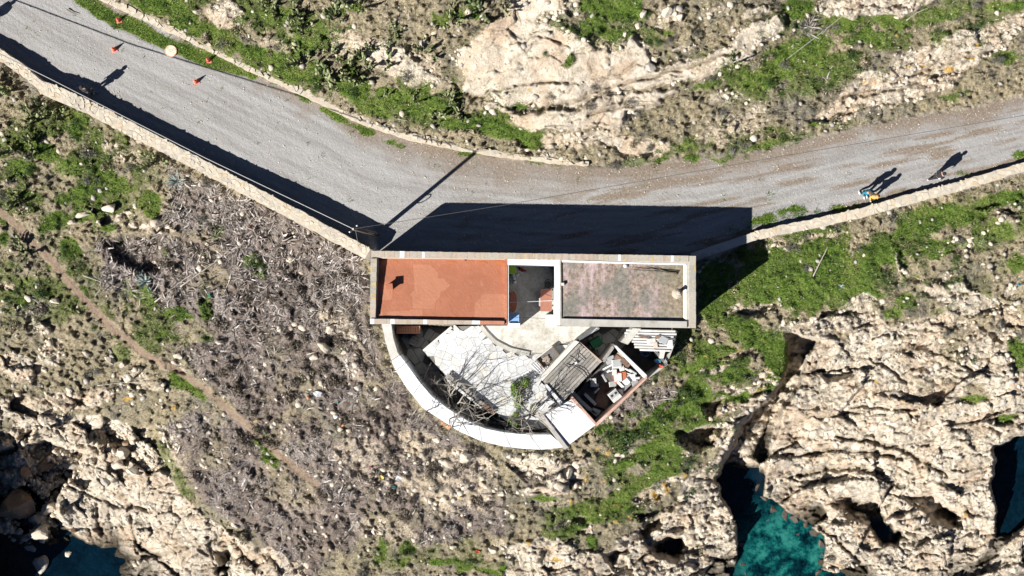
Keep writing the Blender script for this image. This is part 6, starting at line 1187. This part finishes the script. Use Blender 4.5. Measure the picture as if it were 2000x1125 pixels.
def pear_mesh(seed, n=46):
    rng = np.random.default_rng(seed); V_ = []; F = []; T = []; pts = [np.array([rng.normal(0, .22), rng.normal(0, .22), .12]) for _ in range(7)]
    for k in range(n):
        j = rng.integers(0, len(pts)); p0 = pts[j]; az = math.atan2(p0[1], p0[0]) + rng.normal(0, .9); el = rng.uniform(.25, 1.3)
        d = np.array([math.cos(az) * math.cos(el), math.sin(az) * math.cos(el), math.sin(el)]); L_ = rng.uniform(.15, .26); nrm = np.cross(d, rng.normal(0, 1, 3)); nrm /= np.linalg.norm(nrm); s = np.cross(nrm, d)
        c_ = p0 + d * L_ * .5; i0 = len(V_); th = .02; m_ = 8
        for sgn in (-1, 1):
            for q in range(m_): t = 2 * math.pi * q / m_; V_.append(c_ + d * (L_ * .55 * math.cos(t)) + s * (L_ * .36 * math.sin(t)) + nrm * sgn * th * .5)
        V_.append(c_ - nrm * th * 1.3); V_.append(c_ + nrm * th * 1.3)
        for q in range(m_):
            e = (q + 1) % m_; F += [(i0 + q, i0 + e, i0 + m_ + e), (i0 + q, i0 + m_ + e, i0 + m_ + q), (i0 + e, i0 + q, i0 + 2 * m_), (i0 + m_ + q, i0 + m_ + e, i0 + 2 * m_ + 1)]
        T += [float(np.clip(rng.normal(.5, .25), 0, 1))] * (2 * m_ + 2)
        if len(pts) < 34: pts.append(p0 + d * L_ * .95)
    me = fast_mesh('pads', np.array(V_), np.array(F)); point_attr(me, 'tint', T); me.materials.append(M['cactus']); return me
PEAR = [pear_mesh(s_) for s_ in range(4)]
STEM = None
mb = MB()
for t in range(5): a = t * 1.26; mb.tube([(0, 0, -.1), (.12 * math.cos(a), .12 * math.sin(a), .12), (.25 * math.cos(a), .25 * math.sin(a), .22)], [.03, .02, .012], 5)
STEM = mb.mesh('stems', M['pole_wood'])
GREYS = [leaf_ball(40 + s_, 520, .5, .34, (.02, .05), M['greyleaf']) for s_ in range(4)]
DARKS = [leaf_ball(60 + s_, 620, .5, .40, (.025, .055), M['darkleaf']) for s_ in range(3)]
BRIGHT = leaf_ball(77, 1500, .5, .55, (.03, .06), M['grass'])
DEAD = [leaf_ball(90 + s_, 520, .5, .36, (.03, .09), M['twig']) for s_ in range(4)]
STRAW = [leaf_ball(80 + s_, 420, .5, .26, (.03, .08), M['scrub']) for s_ in range(3)]
def shrub(kind, u, v, r, label, group):
    me = {'prickly_pear': PEAR, 'grey_shrub': GREYS, 'green_bush': DARKS, 'straw_tuft': STRAW, 'dead_shrub': DEAD}[kind]; zz = zat(u, v)
    root = empty(kind, P(u, v, zz - .04), random.uniform(0, 6.28)); s = r * PX / (.5 if kind != 'prickly_pear' else .45); root.scale = (s, s, min(s, 1.3) * random.uniform(.85, 1.15) * (1.5 if kind == 'prickly_pear' else 1.15)); tag(root, label, 'cactus' if kind == 'prickly_pear' else 'shrub', group)
    link('pads' if kind == 'prickly_pear' else 'foliage', random.choice(me), root)['kind'] = 'stuff'; link('stems', STEM, root); return root
def region(u, v):
    if v < np.interp(u, *zip(*NORTH)): return 'upper left slope' if u < 880 else ('upper middle slope' if u < 1450 else 'upper right slope')
    if u < 760: return ('far left slope' if u < 330 else 'slope left of the house') if v < 560 else (('lower left slope' if u < 400 else 'slope left of the terrace') if v < 800 else ('bottom left slope' if u < 500 else 'slope left below the terrace'))
    return ('slope right of the house' if u < 1680 else 'far right slope') if v < 700 else ('lower right slope' if u > 1180 else 'slope below the terrace')
for u, v, r in ((527, 10, 14), (657, 33, 19), (707, 13, 15), (590, 50, 14), (595, 120, 21), (633, 153, 21), (673, 120, 15), (720, 133, 17), (700, 153, 19), (757, 127, 15), (773, 63, 12), (833, 100, 15), (888, 37, 17), (943, 30, 25), (928, 14, 16), (747, 190, 9), (813, 197, 10), (877, 190, 14), (853, 233, 13), (730, 93, 10), (643, 103, 10), (582, 24, 16), (545, 30, 12), (50, 497, 18), (43, 388, 16), (20, 170, 20), (83, 208, 18), (60, 240, 16), (300, 318, 18), (67, 300, 16), (25, 300, 16), (110, 230, 14), (1413, 237, 8), (1433, 122, 11), (905, 225, 14), (985, 15, 10), (990, 6, 12)):
    shrub('prickly_pear', u, v, r, 'prickly pear clump on the ' + region(u, v), 'prickly pear clumps, ' + region(u, v))
for u, v, r in ((1740, 552, 20), (1728, 535, 16), (1213, 866, 26), (1190, 850, 14), (1235, 850, 15), (80, 566, 18), (183, 638, 9), (145, 242, 16), (62, 330, 14), (500, 512, 16), (1325, 790, 16), (1290, 815, 16), (1260, 838, 16), (1350, 770, 16), (1340, 905, 14), (1100, 40, 9), (1065, 108, 9), (1330, 690, 12), (690, 175, 16), (620, 165, 16), (560, 130, 14), (1335, 757, 14), (20, 590, 13), (1390, 915, 16), (1352, 955, 14), (260, 600, 8), (1370, 730, 12), (1900, 700, 12), (150, 265, 10)):
    shrub('green_bush', u, v, r, 'dark green bush on the ' + region(u, v), 'dark green bushes, ' + region(u, v))
sw = okay * (1 - road) * (1 - np.clip(rock * .8, 0, .85)) * (1 - grass * .45) * (1 - brush * .8) * sstep(.45, .7, fbm(U / 60, V / 60, 221, 3))
su, sv, rg_ = pick_points(sw, 230, 401)
for k in range(len(su)):
    u, v = float(su[k]), float(sv[k])
    if -40 < u < 2040 and -40 < v < 1160: shrub('grey_shrub' if k % 3 else 'straw_tuft', u, v, random.uniform(7, 17), ('low grey shrub on the ' if k % 3 else 'tuft of dry straw on the ') + region(u, v), ('grey shrubs, ' if k % 3 else 'straw tufts, ') + region(u, v))
bw = okay * (1 - road) * olive * (1 - rock * .8) * sstep(.45, .7, fbm(U / 50, V / 50, 222, 3))
su, sv, rg_ = pick_points(bw, 90, 402)
for k in range(len(su)):
    u, v = float(su[k]), float(sv[k])
    if -20 < u < 2020 and -20 < v < 1140: shrub('green_bush', u, v, random.uniform(5, 12), 'dark green bush on the ' + region(u, v), 'dark green bushes, ' + region(u, v))
su, sv, rg_ = pick_points(okay * brush * sstep(.4, .65, fbm(U / 70, V / 70, 223, 3)), 110, 403)
for k in range(len(su)):
    u, v = float(su[k]), float(sv[k])
    if -20 < u < 2020 and -20 < v < 1140: shrub('dead_shrub', u, v, random.uniform(7, 18), 'dead twiggy shrub on the ' + region(u, v), 'dead shrubs, ' + region(u, v))
for u, v, r, lab in ((1015, 768, 22, 'bright green bush growing on the paved terrace'), (1008, 826, 15, 'small green bush at the inner foot of the curved white wall'), (1042, 800, 9, 'green sprout at the foot of the right bare tree')):
    o = shrub('green_bush', u, v, r, lab, None); o.location = P(u, v, PLZ + .03); o.children[0].data = BRIGHT
# agaves: each leaf its own piece
mb = MB(); n_ = 5
for k in range(n_):
    t0, t1 = k / n_, (k + 1) / n_; w0, w1 = .075 * (1 - t0) ** .6, .075 * (1 - t1) ** .6; z0, z1 = .02 + .25 * t0 - .12 * t0 * t0, .02 + .25 * t1 - .12 * t1 * t1
    mb.face([(t0 * .8, -w0, z0 + .02), (t1 * .8, -w1, z1 + .02), (t1 * .8, 0, z1), (t0 * .8, 0, z0)]); mb.face([(t0 * .8, 0, z0), (t1 * .8, 0, z1), (t1 * .8, w1, z1 + .02), (t0 * .8, w0, z0 + .02)])
M['agave_p'] = plain('blue_green_agave', (.34, .42, .40), (.18, .25, .22), .6, 6, .25, .2, .01)
LEAF = mb.mesh('leaf', M['agave_p'])
for u, v, s_, n, lab in ((345, 355, 1.0, 16, 'blue-green agave rosette below the left stone wall'), (285, 552, .95, 16, 'pale blue agave rosette at the edge of the dead brush'), (275, 540, .6, 12, 'small agave beside the pale blue agave'), (1640, 560, .5, 8, 'small agave star on the green slope right of the house'), (640, 505, .4, 9, 'small pale agave near the utility pole')):
    root = empty('agave', P(u, v, zat(u, v)), random.uniform(0, 6)); root.scale = (s_, s_, s_); tag(root, lab, 'agave')
    for k in range(n): o = link('leaf', LEAF, root); o.rotation_euler = (0, R(-random.uniform(0, 55)), 2 * math.pi * (k + random.uniform(-.3, .3)) / n); q = random.uniform(.75, 1.05); o.scale = (q, q, q)
# dry flower stalks and sticks
for pts, r, lab in (([(302, 590), (360, 545), (420, 510), (438, 497)], .045, 'long pale agave stalk lying across the dead brush'), ([(352, 560), (395, 530), (432, 503)], .05, 'pale stalk doubling the long agave stalk'), ([(425, 600), (450, 545), (478, 482)], .04, 'pale stalk slanting up to the right in the dead brush'), ([(162, 538), (205, 553), (250, 567), (300, 575)], .035, 'curved pale stalk left of the agave'), ([(385, 515), (412, 450), (428, 395)], .03, 'thin stalk rising through the upper dead brush'), ([(438, 497), (465, 470), (440, 420)], .025, 'thin forked stalk in the upper dead brush'), ([(190, 753), (240, 747), (302, 745)], .035, 'pale stick lying above the lower left rocks'), ([(540, 405), (600, 445), (645, 475), (688, 503)], .03, 'thin pipe running below the left stone wall'), ([(535, 530), (560, 580), (605, 640)], .03, 'dark stick in the dead brush near the house'), ([(560, 520), (580, 560), (610, 608)], .03, 'second dark stick in the dead brush near the house'), ([(1588, 540), (1603, 510), (1618, 480)], .04, 'pale bare stalk lying on the green slope right of the house'), ([(1520, 128), (1590, 75), (1660, 20)], .025, 'long thin pole on the upper right slope'), ([(1270, 785), (1295, 780), (1318, 778)], .06, 'pale driftwood plank right of the roofless shed'), ([(1770, 40), (1790, 25), (1815, 14)], .04, 'dead grey branch on the upper right slope'), ([(130, 18), (140, 24), (152, 28)], .03, 'small dark stick on the road at the upper left'), ([(777, 232), (799, 237)], .03, 'pale stick behind the road edging')):
    Pn = [P(u, v, zat(u, v) + .10) for u, v in pts]; mb = MB(Pn[0]); full = []
    for a, b_ in zip(Pn, Pn[1:]): full += [a.lerp(b_, t / 4) for t in range(4)]
    full.append(Pn[-1]); mb.tube(full, [r * (1 - .5 * i / len(full)) for i in range(len(full))], 6); o = mb.build('dry_stalk', M['pole_wood'] if 'dark' in lab else M['bark'], None, True); tag(o, lab, 'stalk')
# litter
cols = {'white': (.80, .80, .80), 'yellow': (.75, .50, .08), 'green': (.02, .40, .22), 'red': (.55, .08, .05), 'orange': (.60, .25, .13), 'blue': (.10, .30, .42), 'teal': (.05, .30, .30)}
LM = {k: plain('litter_' + k, c_, tuple(x * .75 for x in c_), .6, 8, .25, .3, .01) for k, c_ in cols.items()}
for u, v, r, k, lab in ((620, 768, 12, 'white', 'large crumpled white sheet on the slope left of the terrace'), (655, 813, 8, 'white', 'white rag below the large white sheet'), (668, 829, 7, 'orange', 'orange brick fragment beside the white rag'), (602, 777, 5, 'orange', 'orange scrap at the foot of the large white sheet'), (660, 786, 4, 'teal', 'teal scrap right of the large white sheet'), (745, 931, 8, 'yellow', 'yellow plastic in the trash heap below the terrace'), (779, 934, 10, 'white', 'white bag in the trash heap below the terrace'), (792, 922, 7, 'white', 'smaller white bag in the trash heap below the terrace'), (724, 913, 4, 'red', 'tiny red scrap in the trash heap'), (770, 950, 7, 'teal', 'pale teal plastic under the white bag'), (822, 1052, 5, 'green', 'bright green plastic on the lower slope'), (933, 1076, 7, 'red', 'red plastic pipe piece on the lower slope'), (900, 971, 4, 'yellow', 'small yellow lump below the curved wall'), (907, 952, 7, 'white', 'white can on the slope below the curved wall'), (487, 444, 5, 'red', 'red scrap in the dead brush below the left wall'), (410, 577, 5, 'green', 'green plastic scrap in the dead brush'), (495, 378, 4, 'red', 'tiny red scrap by the left stone wall'), (876, 833, 8, 'orange', 'orange tile shards at the outer foot of the curved white wall'), (866, 825, 6, 'orange', 'orange tile shard just left of the tile shards'), (650, 510, 6, 'white', 'white scrap near the small pale agave'), (1990, 556, 4, 'blue', 'bluish scrap at the right frame edge'), (1290, 715, 6, 'red', 'red tile scrap by the handrail'), (1285, 705, 8, 'blue', 'blue tarp scrap under the handrail')):
    rnd = random.Random(u * 7 + v); c0 = P(u, v, zat(u, v) + .05) if 'handrail' not in lab else P(u, v, -.7); mb = MB(c0); n = 7; rr = [r * PX * rnd.uniform(.6, 1.15) for _ in range(n)]
    lo = [c0 + Vector((rr[j] * math.cos(6.283 * j / n), rr[j] * math.sin(6.283 * j / n) * .7, -.04)) for j in range(n)]; hi = [c0 + Vector((rr[j] * .8 * math.cos(6.283 * j / n + .2), rr[j] * .6 * math.sin(6.283 * j / n + .2), .06 + rnd.uniform(0, .14))) for j in range(n)]
    top = c0 + Vector((rnd.uniform(-.05, .05), rnd.uniform(-.05, .05), .14 + rnd.uniform(-.05, .06)))
    for j in range(n): e = (j + 1) % n; mb.face([lo[j], lo[e], hi[e], hi[j]]); mb.face([hi[j], hi[e], top])
    o = mb.build('litter', LM[k]); tag(o, lab, 'litter')

# shrubs of a kind in one place are told apart by their order from the left
ORD = 'first second third fourth fifth sixth seventh eighth ninth tenth eleventh twelfth thirteenth fourteenth fifteenth sixteenth seventeenth eighteenth nineteenth twentieth'.split()
fam = {}
for o in COL.objects:
    if o.parent is None and o.get('group') and o.get('category') in ('shrub', 'cactus'): fam.setdefault(o['label'], []).append(o)
for lab, lst in fam.items():
    if len(lst) < 2 or len(lst) > 40: continue
    lst.sort(key=lambda o: o.location.x)
    for k, o in enumerate(lst):
        n = len(lst); o['label'] = lab + (', ' + (ORD[k] if k else 'leftmost') + (' from the left' if k else '') if k < n - 1 or n > 20 else ', rightmost') if k < 20 else lab + ', ' + ('rightmost' if k == n - 1 else ORD[n - 1 - k] + ' from the right')
